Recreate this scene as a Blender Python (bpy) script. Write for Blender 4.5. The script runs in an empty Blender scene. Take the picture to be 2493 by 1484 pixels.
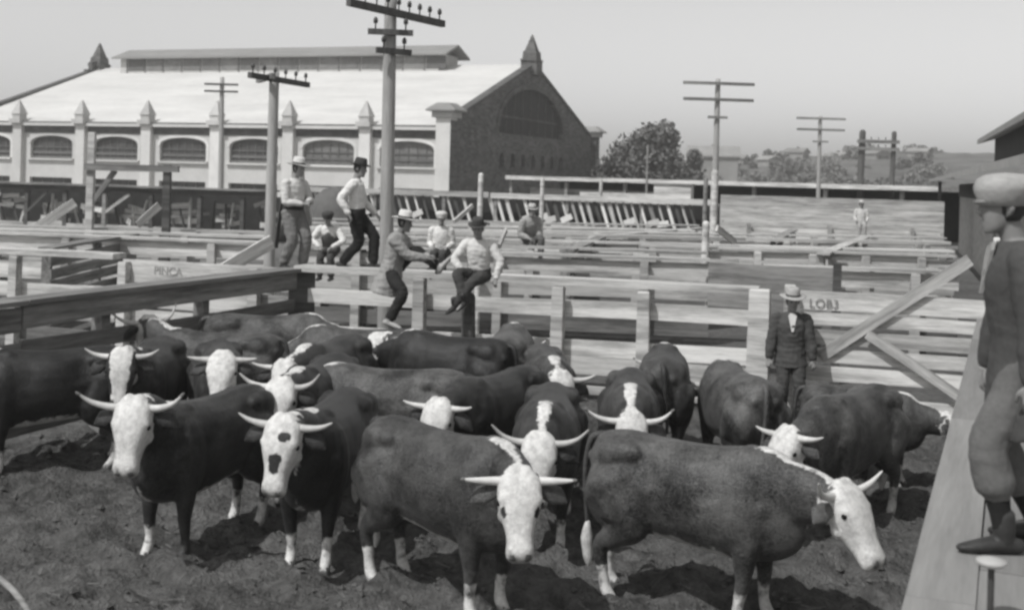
import bpy, bmesh, math, random
from mathutils import Vector, Matrix, Quaternion, noise
from mathutils.kdtree import KDTree
R = math.radians
rnd = random.Random(7)
scene = bpy.context.scene
C = scene.collection

# ---------------------------------------------------------------- camera, sky, sun, exposure
F, EYE, ROLL = 1200.0, 3.18, 0.027            # focal length in pixels of a 1024 wide frame, eye height, roll
PPX, PPY = 3.4, -127.5                        # principal point (pixels from the middle of the frame)
cam_d = bpy.data.cameras.new('camera')
cam_d.sensor_width = 36.0
cam_d.lens = 36.0 * F / 1024.0
cam_d.shift_x = -PPX / 1024.0
cam_d.shift_y = PPY / 1024.0
cam_d.clip_start = 0.1
cam_d.clip_end = 6000.0
cam_d.dof.use_dof = True
cam_d.dof.focus_distance = 13.0
cam_d.dof.aperture_fstop = 2.6
cam = bpy.data.objects.new('camera', cam_d)
C.objects.link(cam)
cam.matrix_world = Matrix.Translation((0, 0, EYE)) @ Matrix.Rotation(R(90), 4, 'X') @ Matrix.Rotation(ROLL, 4, 'Z')
scene.camera = cam

SUN_AZ, SUN_EL = R(-134), R(53)               # direction towards the sun: azimuth from +Y towards +X
wd = bpy.data.worlds.new('World')
scene.world = wd
wd.use_nodes = True
nt = wd.node_tree
nt.nodes.clear()
sky = nt.nodes.new('ShaderNodeTexSky')
sky.sky_type = 'NISHITA'
sky.sun_disc = False
sky.sun_elevation = SUN_EL
sky.sun_rotation = SUN_AZ
sky.altitude = 0
sky.air_density = 1.0
sky.dust_density = 1.0
sky.ozone_density = 1.0
bw = nt.nodes.new('ShaderNodeSeparateColor')  # orthochromatic film: blue and green light only
bg = nt.nodes.new('ShaderNodeBackground')
bg.inputs['Strength'].default_value = 0.15
wo = nt.nodes.new('ShaderNodeOutputWorld')
nt.links.new(sky.outputs[0], bw.inputs[0])
mxs = nt.nodes.new('ShaderNodeMath'); mxs.operation = 'ADD'
nt.links.new(bw.outputs[1], mxs.inputs[0]); nt.links.new(bw.outputs[2], mxs.inputs[1])
hlf = nt.nodes.new('ShaderNodeMath'); hlf.operation = 'MULTIPLY'; hlf.inputs[1].default_value = 0.56
nt.links.new(mxs.outputs[0], hlf.inputs[0])
nt.links.new(hlf.outputs[0], bg.inputs['Color'])
nt.links.new(bg.outputs[0], wo.inputs[0])

sun_d = bpy.data.lights.new('sun', 'SUN')
sun_d.energy = 3.7
sun_d.angle = R(0.5)
sun = bpy.data.objects.new('sun', sun_d)
C.objects.link(sun)
sv = Vector((math.sin(SUN_AZ) * math.cos(SUN_EL), math.cos(SUN_AZ) * math.cos(SUN_EL), math.sin(SUN_EL)))
sun.rotation_euler = sv.to_track_quat('Z', 'Y').to_euler()

scene.view_settings.view_transform = 'Standard'
scene.view_settings.look = 'None'
scene.view_settings.exposure = -0.22
scene.view_settings.gamma = 1.0
scene.view_settings.use_curve_mapping = False
scene.render.engine = 'CYCLES'
scene.cycles.filter_width = 2.8               # soft old lens
scene.cycles.use_denoising = True
scene.cycles.max_bounces = 6
scene.cycles.diffuse_bounces = 3
scene.cycles.glossy_bounces = 2

# ---------------------------------------------------------------- photo measurement -> world
KP = 1024.0 / 2493.0
def ray(x, y):
    u = x * KP - 512.0; v = y * KP - 304.75
    c, s = math.cos(ROLL), math.sin(ROLL)
    ui = u * c + v * s; vi = -u * s + v * c
    pu = PPX * c + PPY * s; pv = -PPX * s + PPY * c
    return (ui - pu) / F, -(vi - pv) / F
def PD(x, y, d):
    a, b = ray(x, y)
    return Vector((a * d, d, EYE + b * d))
def PZ(x, y, z):
    a, b = ray(x, y)
    d = (z - EYE) / b
    return Vector((a * d, d, z))
def XY(x, d):
    return PD(x, 450, d).x

# ---------------------------------------------------------------- materials
def nodes_mat(name):
    m = bpy.data.materials.new(name); m.use_nodes = True
    n = m.node_tree.nodes; l = m.node_tree.links
    return m, n, l, n['Principled BSDF']
def g(v): return (v, v * 0.99, v * 0.965, 1)

def mat_mottled(name, lo, hi, scale=3.0, rough=0.85, stretch=(1, 1, 1), bump=0.2, detail=6, fine=30.0):
    m, n, l, p = nodes_mat(name)
    tc = n.new('ShaderNodeTexCoord'); mp = n.new('ShaderNodeMapping')
    mp.inputs['Scale'].default_value = stretch
    l.new(tc.outputs['Object'], mp.inputs['Vector'])
    oi = n.new('ShaderNodeObjectInfo'); va = n.new('ShaderNodeVectorMath'); va.operation = 'ADD'
    sc = n.new('ShaderNodeVectorMath'); sc.operation = 'SCALE'; sc.inputs[0].default_value = (37, 53, 71)
    l.new(oi.outputs['Random'], sc.inputs['Scale']); l.new(mp.outputs[0], va.inputs[0]); l.new(sc.outputs[0], va.inputs[1])
    a = n.new('ShaderNodeTexNoise'); a.inputs['Scale'].default_value = scale; a.inputs['Detail'].default_value = detail
    a.inputs['Roughness'].default_value = 0.62
    b = n.new('ShaderNodeTexNoise'); b.inputs['Scale'].default_value = fine; b.inputs['Detail'].default_value = 3
    l.new(va.outputs[0], a.inputs['Vector']); l.new(va.outputs[0], b.inputs['Vector'])
    mx = n.new('ShaderNodeMix'); mx.data_type = 'FLOAT'; mx.inputs[0].default_value = 0.3
    l.new(a.outputs[0], mx.inputs[2]); l.new(b.outputs[0], mx.inputs[3])
    rp = n.new('ShaderNodeValToRGB')
    rp.color_ramp.elements[0].position = 0.30; rp.color_ramp.elements[0].color = g(lo)
    rp.color_ramp.elements[1].position = 0.70; rp.color_ramp.elements[1].color = g(hi)
    l.new(mx.outputs[0], rp.inputs[0])
    hs = n.new('ShaderNodeHueSaturation'); hs.inputs['Saturation'].default_value = 1
    mr = n.new('ShaderNodeMapRange'); mr.inputs[3].default_value = 0.82; mr.inputs[4].default_value = 1.18
    l.new(oi.outputs['Random'], mr.inputs[0]); l.new(mr.outputs[0], hs.inputs['Value']); l.new(rp.outputs[0], hs.inputs['Color'])
    l.new(hs.outputs[0], p.inputs['Base Color'])
    p.inputs['Roughness'].default_value = rough
    p.inputs['Specular IOR Level'].default_value = 0.25
    if bump:
        bp = n.new('ShaderNodeBump'); bp.inputs['Strength'].default_value = bump; bp.inputs['Distance'].default_value = 0.02
        l.new(mx.outputs[0], bp.inputs['Height']); l.new(bp.outputs[0], p.inputs['Normal'])
    return m

def mat_wood(name, lo, hi, knots=True):
    m = mat_mottled(name, lo, hi, scale=1.6, stretch=(0.7, 9, 9), bump=0.35, fine=9.0, rough=0.9)
    n = m.node_tree.nodes; l = m.node_tree.links; p = n['Principled BSDF']
    src = p.inputs['Base Color'].links[0].from_socket
    mp = [q for q in n if q.type == 'VECT_MATH' and q.operation == 'ADD'][0]
    a = n.new('ShaderNodeTexNoise'); a.inputs['Scale'].default_value = 0.55; a.inputs['Detail'].default_value = 7; a.inputs['Roughness'].default_value = 0.75
    l.new(mp.outputs[0], a.inputs['Vector'])
    r = n.new('ShaderNodeMapRange'); r.inputs[1].default_value = 0.36; r.inputs[2].default_value = 0.56; r.inputs[3].default_value = 0.45; r.inputs[4].default_value = 1.05
    l.new(a.outputs[0], r.inputs[0])
    b = n.new('ShaderNodeVectorMath'); b.operation = 'SCALE'
    l.new(src, b.inputs[0]); l.new(r.outputs[0], b.inputs['Scale']); l.new(b.outputs[0], p.inputs['Base Color'])
    return m

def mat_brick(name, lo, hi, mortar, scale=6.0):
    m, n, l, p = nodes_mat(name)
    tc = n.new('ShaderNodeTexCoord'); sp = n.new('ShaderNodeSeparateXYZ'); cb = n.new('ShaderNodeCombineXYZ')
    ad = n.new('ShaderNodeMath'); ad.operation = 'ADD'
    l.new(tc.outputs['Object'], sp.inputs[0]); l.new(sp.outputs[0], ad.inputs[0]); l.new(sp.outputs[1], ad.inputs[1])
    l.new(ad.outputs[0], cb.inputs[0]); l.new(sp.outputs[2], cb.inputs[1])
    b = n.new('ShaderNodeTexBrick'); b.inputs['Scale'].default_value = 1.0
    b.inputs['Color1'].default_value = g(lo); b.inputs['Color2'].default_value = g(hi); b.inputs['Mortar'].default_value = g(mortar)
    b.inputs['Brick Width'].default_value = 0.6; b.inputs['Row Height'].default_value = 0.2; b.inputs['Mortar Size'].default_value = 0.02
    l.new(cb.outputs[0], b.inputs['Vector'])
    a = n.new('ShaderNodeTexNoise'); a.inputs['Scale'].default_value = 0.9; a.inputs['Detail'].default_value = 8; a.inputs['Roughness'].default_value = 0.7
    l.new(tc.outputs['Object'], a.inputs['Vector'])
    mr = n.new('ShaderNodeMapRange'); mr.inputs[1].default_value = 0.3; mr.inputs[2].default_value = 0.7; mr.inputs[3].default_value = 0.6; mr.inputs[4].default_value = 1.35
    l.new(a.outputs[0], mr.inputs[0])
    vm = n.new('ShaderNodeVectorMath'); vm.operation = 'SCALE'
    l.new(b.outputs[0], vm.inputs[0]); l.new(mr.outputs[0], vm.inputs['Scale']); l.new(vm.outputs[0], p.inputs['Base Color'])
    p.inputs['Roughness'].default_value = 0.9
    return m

def mat_coat(name):
    m, n, l, p = nodes_mat(name)
    at = n.new('ShaderNodeAttribute'); at.attribute_name = 'coat'
    sp = n.new('ShaderNodeSeparateColor'); l.new(at.outputs['Color'], sp.inputs[0])
    tc = n.new('ShaderNodeTexCoord')
    oi = n.new('ShaderNodeObjectInfo'); va = n.new('ShaderNodeVectorMath'); va.operation = 'ADD'
    sc = n.new('ShaderNodeVectorMath'); sc.operation = 'SCALE'; sc.inputs[0].default_value = (37, 53, 71)
    l.new(oi.outputs['Random'], sc.inputs['Scale']); l.new(tc.outputs['Object'], va.inputs[0]); l.new(sc.outputs[0], va.inputs[1])
    def nz(scale, det, rough=0.6):
        a = n.new('ShaderNodeTexNoise'); a.inputs['Scale'].default_value = scale; a.inputs['Detail'].default_value = det; a.inputs['Roughness'].default_value = rough
        l.new(va.outputs[0], a.inputs['Vector']); return a
    edge = nz(14, 5); curl = nz(30, 4, 0.65); curl.inputs['Distortion'].default_value = 2.2; big = nz(3.0, 5, 0.65); fine = nz(60, 3); mid = nz(16, 7, 0.75)
    # white mask with a ragged edge
    s1 = n.new('ShaderNodeMath'); s1.operation = 'MULTIPLY_ADD'; s1.inputs[1].default_value = 0.7; s1.inputs[2].default_value = -0.35
    l.new(edge.outputs[0], s1.inputs[0])
    s2 = n.new('ShaderNodeMath'); s2.operation = 'ADD'; l.new(sp.outputs[0], s2.inputs[0]); l.new(s1.outputs[0], s2.inputs[1])
    mr = n.new('ShaderNodeMapRange'); mr.interpolation_type = 'SMOOTHSTEP'; mr.inputs[1].default_value = 0.40; mr.inputs[2].default_value = 0.60
    l.new(s2.outputs[0], mr.inputs[0])
    mixn = n.new('ShaderNodeMix'); mixn.data_type = 'FLOAT'; mixn.inputs[0].default_value = 0.45
    l.new(big.outputs[0], mixn.inputs[2]); l.new(curl.outputs[0], mixn.inputs[3])
    dk = n.new('ShaderNodeValToRGB')
    dk.color_ramp.elements[0].position = 0.40; dk.color_ramp.elements[0].color = g(0.0035)
    dk.color_ramp.elements[1].position = 0.62; dk.color_ramp.elements[1].color = g(0.068)
    l.new(mixn.outputs[0], dk.inputs[0])
    # per animal tone (blue channel of the mask is constant per animal)
    tn = n.new('ShaderNodeMapRange'); tn.inputs[3].default_value = 0.3; tn.inputs[4].default_value = 1.9
    l.new(sp.outputs[2], tn.inputs[0])
    ds = n.new('ShaderNodeVectorMath'); ds.operation = 'SCALE'; l.new(dk.outputs[0], ds.inputs[0]); l.new(tn.outputs[0], ds.inputs['Scale'])
    wh = n.new('ShaderNodeValToRGB')
    wh.color_ramp.elements[0].position = 0.3; wh.color_ramp.elements[0].color = g(0.38)
    wh.color_ramp.elements[1].position = 0.62; wh.color_ramp.elements[1].color = g(0.74)
    l.new(mid.outputs[0], wh.inputs[0])
    mx = n.new('ShaderNodeMix'); mx.data_type = 'RGBA'
    l.new(mr.outputs[0], mx.inputs[0]); l.new(ds.outputs[0], mx.inputs[6]); l.new(wh.outputs[0], mx.inputs[7])
    m2 = n.new('ShaderNodeMix'); m2.data_type = 'RGBA'; m2.inputs[7].default_value = g(0.07)
    l.new(sp.outputs[1], m2.inputs[0]); l.new(mx.outputs[2], m2.inputs[6])
    l.new(m2.outputs[2], p.inputs['Base Color'])
    p.inputs['Roughness'].default_value = 0.48
    p.inputs['Specular IOR Level'].default_value = 0.42
    p.inputs['Sheen Weight'].default_value = 0.04
    p.inputs['Sheen Roughness'].default_value = 0.5
    bp = n.new('ShaderNodeBump'); bp.inputs['Strength'].default_value = 0.42; bp.inputs['Distance'].default_value = 0.016
    bm_ = n.new('ShaderNodeMath'); bm_.operation = 'ADD'; l.new(fine.outputs[0], bm_.inputs[0]); l.new(curl.outputs[0], bm_.inputs[1])
    l.new(bm_.outputs[0], bp.inputs['Height']); l.new(bp.outputs[0], p.inputs['Normal'])
    return m

def mat_ground(name):
    m, n, l, p = nodes_mat(name)
    tc = n.new('ShaderNodeTexCoord')
    at = n.new('ShaderNodeAttribute'); at.attribute_name = 'mud'
    def nz(scale, det, rough=0.65):
        a = n.new('ShaderNodeTexNoise'); a.inputs['Scale'].default_value = scale; a.inputs['Detail'].default_value = det; a.inputs['Roughness'].default_value = rough
        l.new(tc.outputs['Object'], a.inputs['Vector']); return a
    a = nz(0.8, 6); b = nz(7, 7, 0.7); c = nz(26, 4)
    mx = n.new('ShaderNodeMix'); mx.data_type = 'FLOAT'; mx.inputs[0].default_value = 0.6
    l.new(a.outputs[0], mx.inputs[2]); l.new(b.outputs[0], mx.inputs[3])
    r1 = n.new('ShaderNodeValToRGB')
    r1.color_ramp.elements[0].position = 0.32; r1.color_ramp.elements[0].color = g(0.035)
    r1.color_ramp.elements[1].position = 0.72; r1.color_ramp.elements[1].color = g(0.27)
    l.new(mx.outputs[0], r1.inputs[0])
    r2 = n.new('ShaderNodeValToRGB')
    r2.color_ramp.elements[0].position = 0.3; r2.color_ramp.elements[0].color = g(0.17)
    r2.color_ramp.elements[1].position = 0.7; r2.color_ramp.elements[1].color = g(0.36)
    l.new(mx.outputs[0], r2.inputs[0])
    mm = n.new('ShaderNodeMix'); mm.data_type = 'RGBA'
    l.new(at.outputs['Fac'], mm.inputs[0]); l.new(r2.outputs[0], mm.inputs[6]); l.new(r1.outputs[0], mm.inputs[7])
    l.new(mm.outputs[2], p.inputs['Base Color'])
    p.inputs['Roughness'].default_value = 0.95; p.inputs['Specular IOR Level'].default_value = 0.15
    ad = n.new('ShaderNodeMath'); ad.operation = 'ADD'; l.new(b.outputs[0], ad.inputs[0]); l.new(c.outputs[0], ad.inputs[1])
    bp = n.new('ShaderNodeBump'); bp.inputs['Strength'].default_value = 1.0; bp.inputs['Distance'].default_value = 0.08
    l.new(ad.outputs[0], bp.inputs['Height']); l.new(bp.outputs[0], p.inputs['Normal'])
    return m

M = {}
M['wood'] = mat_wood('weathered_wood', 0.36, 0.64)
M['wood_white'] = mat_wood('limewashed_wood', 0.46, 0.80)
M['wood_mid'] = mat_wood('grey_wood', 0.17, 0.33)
M['wood_dark'] = mat_wood('dark_wood', 0.05, 0.13)
M['wood_mud'] = mat_wood('mud_splashed_wood', 0.10, 0.24)  # dark low rails: colour stands in for shade seen through the fence gaps
M['pole'] = mat_mottled('pole_wood', 0.24, 0.42, 2.0, stretch=(8, 8, 0.6), fine=8)
M['pole_dark'] = mat_mottled('dark_pole_wood', 0.05, 0.12, 2.0, stretch=(8, 8, 0.6), fine=8)
M['insulator'] = mat_mottled('insulator_glass', 0.05, 0.09, 4, rough=0.3, bump=0)
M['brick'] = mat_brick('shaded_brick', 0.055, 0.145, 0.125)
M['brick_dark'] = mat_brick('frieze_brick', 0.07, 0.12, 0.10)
M['stone'] = mat_mottled('pale_stone', 0.55, 0.72, 0.7, fine=6)
M['stone_grey'] = mat_mottled('grey_stone', 0.38, 0.54, 1.2, fine=6)
M['roof'] = mat_mottled('pale_roof', 0.42, 0.60, 0.5, stretch=(0.3, 1.0, 1.0), fine=5, bump=0.05, detail=9)
M['roof_grey'] = mat_mottled('grey_roof', 0.24, 0.36, 0.6, stretch=(0.5, 2, 2), fine=6)
M['glass_dark'] = mat_mottled('dark_window', 0.03, 0.10, 1.4, rough=0.4, fine=5, bump=0.05)
M['glass_grey'] = mat_mottled('dusty_window', 0.10, 0.24, 1.6, rough=0.5, fine=9, bump=0.05)
M['frame'] = mat_mottled('window_frame', 0.10, 0.18, 3)
M['plank'] = mat_mottled('walk_plank', 0.30, 0.46, 1.4, stretch=(9, 0.8, 9), fine=7, rough=0.9)
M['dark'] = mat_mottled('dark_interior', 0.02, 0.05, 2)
M['iron'] = mat_mottled('dark_iron', 0.04, 0.08, 6, rough=0.5)
M['enamel'] = mat_mottled('pale_enamel', 0.40, 0.55, 6, rough=0.5)
M['coat'] = mat_coat('hereford_coat')
M['horn'] = mat_mottled('horn', 0.40, 0.68, 6, rough=0.45, fine=20, bump=0.1)
M['horn_tip'] = mat_mottled('dark_horn', 0.10, 0.25, 6, rough=0.45, fine=20, bump=0.1)
M['eye'] = mat_mottled('eye', 0.008, 0.012, 3, rough=0.15, bump=0)
M['skin'] = mat_mottled('skin', 0.20, 0.28, 8, rough=0.6, bump=0.05)
M['lips'] = mat_mottled('lips', 0.09, 0.12, 8, rough=0.6, bump=0.05)
M['hair'] = mat_mottled('hair', 0.02, 0.05, 20, rough=0.6)
def cloth(name, v, spread=0.22): return mat_mottled(name, v * (1 - spread), v * (1 + spread), 5.0, rough=0.95, fine=40, bump=0.35)
M['cloth_white'] = cloth('white_cotton', 0.66, 0.12)
M['cloth_light'] = cloth('light_canvas', 0.34)
M['cloth_tan'] = cloth('tan_canvas', 0.30)
M['cloth_mid'] = cloth('mid_wool', 0.13)
M['cloth_dark'] = cloth('dark_wool', 0.06)
M['denim'] = cloth('grey_denim', 0.19)
M['coat_grey'] = cloth('grey_wool', 0.095)
M['cloth_black'] = cloth('black_wool', 0.022)
M['felt_light'] = cloth('light_felt', 0.55, 0.1)
M['felt_dark'] = cloth('dark_felt', 0.05)
M['tweed'] = cloth('pale_tweed', 0.30)
M['straw'] = mat_mottled('straw', 0.30, 0.46, 18, rough=0.9)
M['leather'] = mat_mottled('leather', 0.02, 0.05, 8, rough=0.5)
M['leather_pale'] = mat_mottled('dusty_leather', 0.30, 0.48, 8, rough=0.7)
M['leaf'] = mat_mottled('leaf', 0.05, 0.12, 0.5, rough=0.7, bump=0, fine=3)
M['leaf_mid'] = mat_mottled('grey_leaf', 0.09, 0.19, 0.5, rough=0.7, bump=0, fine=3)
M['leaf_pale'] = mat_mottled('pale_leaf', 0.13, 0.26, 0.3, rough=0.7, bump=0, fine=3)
M['bark'] = mat_mottled('bark', 0.06, 0.12, 4)
M['hill'] = mat_mottled('dry_hill', 0.05, 0.24, 0.12, fine=0.9, bump=0)
M['house_pale'] = mat_mottled('pale_house_wall', 0.22, 0.36, 0.3, fine=2, bump=0)
M['house_roof'] = mat_mottled('far_house_roof', 0.20, 0.32, 0.3, fine=2, bump=0)
M['ground'] = mat_ground('trampled_ground')
M['clod'] = mat_mottled('dirt_clod', 0.04, 0.14, 6)
M['paint'] = mat_mottled('faded_paint', 0.13, 0.34, 14, bump=0)
M['hay'] = mat_mottled('hay', 0.12, 0.24, 6, fine=40, bump=0.6)
M['cover'] = mat_mottled('wagon_cover', 0.10, 0.18, 3, fine=30, bump=0.3)

# ---------------------------------------------------------------- mesh helpers
class MB:
    def __init__(s): s.v = []; s.f = []; s.a = []; s.cur = (0, 0, 0)
    def vert(s, p, a=None): s.v.append(Vector(p)); s.a.append(a or s.cur); return len(s.v) - 1
    def face(s, *i): s.f.append(tuple(i))
    def box(s, c, d, rot=None, jit=0.0):
        c = Vector(c); b = len(s.v)
        for x in (-1, 1):
            for y in (-1, 1):
                for z in (-1, 1):
                    p = Vector((x * d[0] / 2, y * d[1] / 2, z * d[2] / 2))
                    if rot: p = rot @ p
                    s.vert(c + p)
        for q in ((0, 1, 3, 2), (4, 6, 7, 5), (0, 4, 5, 1), (2, 3, 7, 6), (0, 2, 6, 4), (1, 5, 7, 3)):
            s.face(*[b + i for i in q])
    def loft(s, rings, attrs=None, cap=True):
        n = len(rings[0]); b = len(s.v)
        for k, r in enumerate(rings):
            for j, p in enumerate(r): s.vert(p, attrs[k][j] if attrs else None)
        for k in range(len(rings) - 1):
            for j in range(n):
                j2 = (j + 1) % n
                s.face(b + k * n + j, b + k * n + j2, b + (k + 1) * n + j2, b + (k + 1) * n + j)
        if cap:
            s.face(*[b + j for j in reversed(range(n))])
            e = b + (len(rings) - 1) * n
            s.face(*[e + j for j in range(n)])
    def tube(s, pts, rad, n=10, sub=4, flat=None, up=None, attr=None, round_ends=True):
        """tapered tube through pts; rad per point; flat = second axis scale per point."""
        pts = [Vector(p) for p in pts]
        P, Q, FL = [], [], []
        m = len(pts)
        for i in range(m - 1):
            p0 = pts[max(i - 1, 0)]; p1 = pts[i]; p2 = pts[i + 1]; p3 = pts[min(i + 2, m - 1)]
            for k in range(sub):
                t = k / sub
                P.append(cr(p0, p1, p2, p3, t)); Q.append(rad[i] + (rad[i + 1] - rad[i]) * t)
                FL.append((flat[i] + (flat[i + 1] - flat[i]) * t) if flat else 1.0)
        P.append(pts[-1]); Q.append(rad[-1]); FL.append(flat[-1] if flat else 1.0)
        T = []
        for i in range(len(P)):
            d = P[min(i + 1, len(P) - 1)] - P[max(i - 1, 0)]
            T.append(d.normalized() if d.length > 1e-9 else Vector((0, 0, 1)))
        u = Vector(up) if up else (Vector((0, 0, 1)) if abs(T[0].z) < 0.9 else Vector((1, 0, 0)))
        u = (u - T[0] * u.dot(T[0])).normalized()
        rings = []; first = True
        def ring(c, t, uu, r, fl):
            w = t.cross(uu)
            return [c + uu * (r * fl * math.cos(2 * math.pi * j / n)) + w * (r * math.sin(2 * math.pi * j / n)) for j in range(n)]
        us = []
        for i in range(len(P)):
            if i: u = (u - T[i] * u.dot(T[i])).normalized()
            us.append(u.copy())
        if round_ends:
            for a in (0.25, 0.75): rings.append(ring(P[0] - T[0] * Q[0] * math.cos(a * math.pi / 2) * 0.9, T[0], us[0], Q[0] * math.sin(a * math.pi / 2), FL[0]))
        for i in range(len(P)): rings.append(ring(P[i], T[i], us[i], Q[i], FL[i]))
        if round_ends:
            for a in (0.75, 0.25): rings.append(ring(P[-1] + T[-1] * Q[-1] * math.cos(a * math.pi / 2) * 0.9, T[-1], us[-1], Q[-1] * math.sin(a * math.pi / 2), FL[-1]))
        old = s.cur
        if attr: s.cur = attr
        s.loft(rings)
        s.cur = old
    def ball(s, c, r, n=10, m=7, sc=(1, 1, 1)):
        c = Vector(c); rings = []
        for i in range(m):
            a = math.pi * (i + 0.5) / m
            rings.append([c + Vector((sc[0] * r * math.sin(a) * math.cos(2 * math.pi * j / n), sc[1] * r * math.sin(a) * math.sin(2 * math.pi * j / n), -sc[2] * r * math.cos(a))) for j in range(n)])
        s.loft(rings)
    def lathe(s, prof, n=20, c=(0, 0, 0)):
        c = Vector(c)
        s.loft([[c + Vector((r * math.cos(2 * math.pi * j / n), r * math.sin(2 * math.pi * j / n), z)) for j in range(n)] for r, z in prof])
    def prism(s, poly, y0, y1):
        """poly in the xz plane, pushed from y0 to y1"""
        n = len(poly); b = len(s.v)
        for y in (y0, y1):
            for x, z in poly: s.vert((x, y, z))
        s.face(*[b + j for j in range(n)]); s.face(*[b + n + j for j in reversed(range(n))])
        for j in range(n):
            j2 = (j + 1) % n
            s.face(b + j, b + n + j, b + n + j2, b + j2)
    def mesh(s, name):
        me = bpy.data.meshes.new(name)
        me.from_pydata([tuple(v) for v in s.v], [], s.f)
        bm = bmesh.new(); bm.from_mesh(me); bmesh.ops.recalc_face_normals(bm, faces=bm.faces); bm.to_mesh(me); bm.free()
        return me
def cr(p0, p1, p2, p3, t):
    return 0.5 * ((2 * p1) + (-p0 + p2) * t + (2 * p0 - 5 * p1 + 4 * p2 - p3) * t * t + (-p0 + 3 * p1 - 3 * p2 + p3) * t ** 3)
def crf(vals, i, t):
    m = len(vals)
    return cr(vals[max(i - 1, 0)], vals[i], vals[min(i + 1, m - 1)], vals[min(i + 2, m - 1)], t)

def obj(name, mb, mat, parent=None, smooth=False, loc=None, rot=None):
    me = mb.mesh(name) if isinstance(mb, MB) else mb
    if mat is not None:
        me.materials.clear(); me.materials.append(M[mat] if isinstance(mat, str) else mat)
    if smooth:
        for p in me.polygons: p.use_smooth = True
    o = bpy.data.objects.new(name, me); C.objects.link(o)
    if parent: o.parent = parent
    if loc is not None: o.location = loc
    if rot is not None: o.rotation_euler = rot
    return o
def tag(o, label, cat, group=None, kind=None):
    if label: o['label'] = label
    if cat: o['category'] = cat
    if group: o['group'] = group
    if kind: o['kind'] = kind
    return o
def thing(name, label, cat, loc=(0, 0, 0), rz=0.0, group=None):
    o = bpy.data.objects.new(name, None); C.objects.link(o)
    o.location = loc; o.rotation_euler = (0, 0, rz); o.empty_display_size = 0.2
    return tag(o, label, cat, group)
def struct(name, mb, mat, smooth=False):
    o = obj(name, mb, mat, None, smooth); o['kind'] = 'structure'; return o
def remesh(mb, voxel, smooth=3, fac=0.5, attr=True, name='m'):
    me = mb.mesh(name)
    o = bpy.data.objects.new('tmp', me); C.objects.link(o)
    md = o.modifiers.new('r', 'REMESH'); md.mode = 'VOXEL'; md.voxel_size = voxel; md.adaptivity = 0
    if smooth:
        ms = o.modifiers.new('s', 'SMOOTH'); ms.factor = fac; ms.iterations = smooth
    dg = bpy.context.evaluated_depsgraph_get()
    out = bpy.data.meshes.new_from_object(o.evaluated_get(dg), depsgraph=dg)
    bpy.data.objects.remove(o); bpy.data.meshes.remove(me)
    out.name = name
    if attr:
        kd = KDTree(len(mb.v))
        for i, v in enumerate(mb.v): kd.insert(v, i)
        kd.balance()
        ca = out.color_attributes.new('coat', 'FLOAT_COLOR', 'POINT')
        buf = []
        for v in out.vertices:
            r = [0, 0, 0]; wt = 0
            for co, i, d in kd.find_n(v.co, 3):
                w = 1 / (d + 0.004); wt += w
                a = mb.a[i]
                r[0] += a[0] * w; r[1] += a[1] * w; r[2] += a[2] * w
            buf += [r[0] / wt, r[1] / wt, r[2] / wt, 1.0]
        ca.data.foreach_set('color', buf)
    for p in out.polygons: p.use_smooth = True
    return out
def warp_box(L, h, t, seed, segs=8, amp=0.012):
    """a sawn board along x, slightly bowed and uneven"""
    mb = MB(); r = random.Random(seed); n = segs
    rings = []
    ph = r.random() * 6; bow = (r.random() - 0.5) * 2 * amp
    for i in range(n + 1):
        x = -L / 2 + L * i / n
        dz = bow * math.sin(math.pi * i / n) + (r.random() - 0.5) * amp * 0.5
        dy = (r.random() - 0.5) * amp * 0.6
        hh = h * (1 + (r.random() - 0.5) * 0.05)
        rings.append([Vector((x, dy + sy * t / 2, dz + sz * hh / 2)) for sy, sz in ((-1, -1), (1, -1), (1, 1), (-1, 1))])
    mb.loft(rings)
    return mb
def board(name, a, b, h, t, mat, parent, roll=0.0, amp=0.012, seed=None):
    a = Vector(a); b = Vector(b); d = b - a; L = d.length
    o = obj(name, warp_box(L, h, t, rnd.random() if seed is None else seed, max(3, int(L / 1.2)), amp), mat, parent)
    X = d.normalized(); Z = Vector((0, 0, 1)) if abs(X.z) < 0.95 else Vector((0, -1, 0))
    Y = Z.cross(X).normalized(); Z = X.cross(Y)
    mt = Matrix((X, Y, Z)).transposed()
    if roll: mt = mt @ Matrix.Rotation(roll, 3, 'X')
    o.location = (a + b) / 2; o.rotation_euler = mt.to_euler()
    return o
def post(name, base, h, w, d, mat, parent, lean=0.0):
    mb = MB(); w2, d2 = w / 2, d / 2; tp = 0.93
    rings = [[Vector((sx * w2 * k, sy * d2 * k, z)) for sx, sy in ((-1, -1), (1, -1), (1, 1), (-1, 1))] for z, k in ((-0.15, 1), (h * 0.5, 0.98), (h - 0.02, tp), (h, tp - 0.1))]
    mb.loft(rings)
    return obj(name, mb, mat, parent, loc=base, rot=((rnd.random() - 0.5) * 0.03, lean + (rnd.random() - 0.5) * 0.03, (rnd.random() - 0.5) * 0.2))

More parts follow.
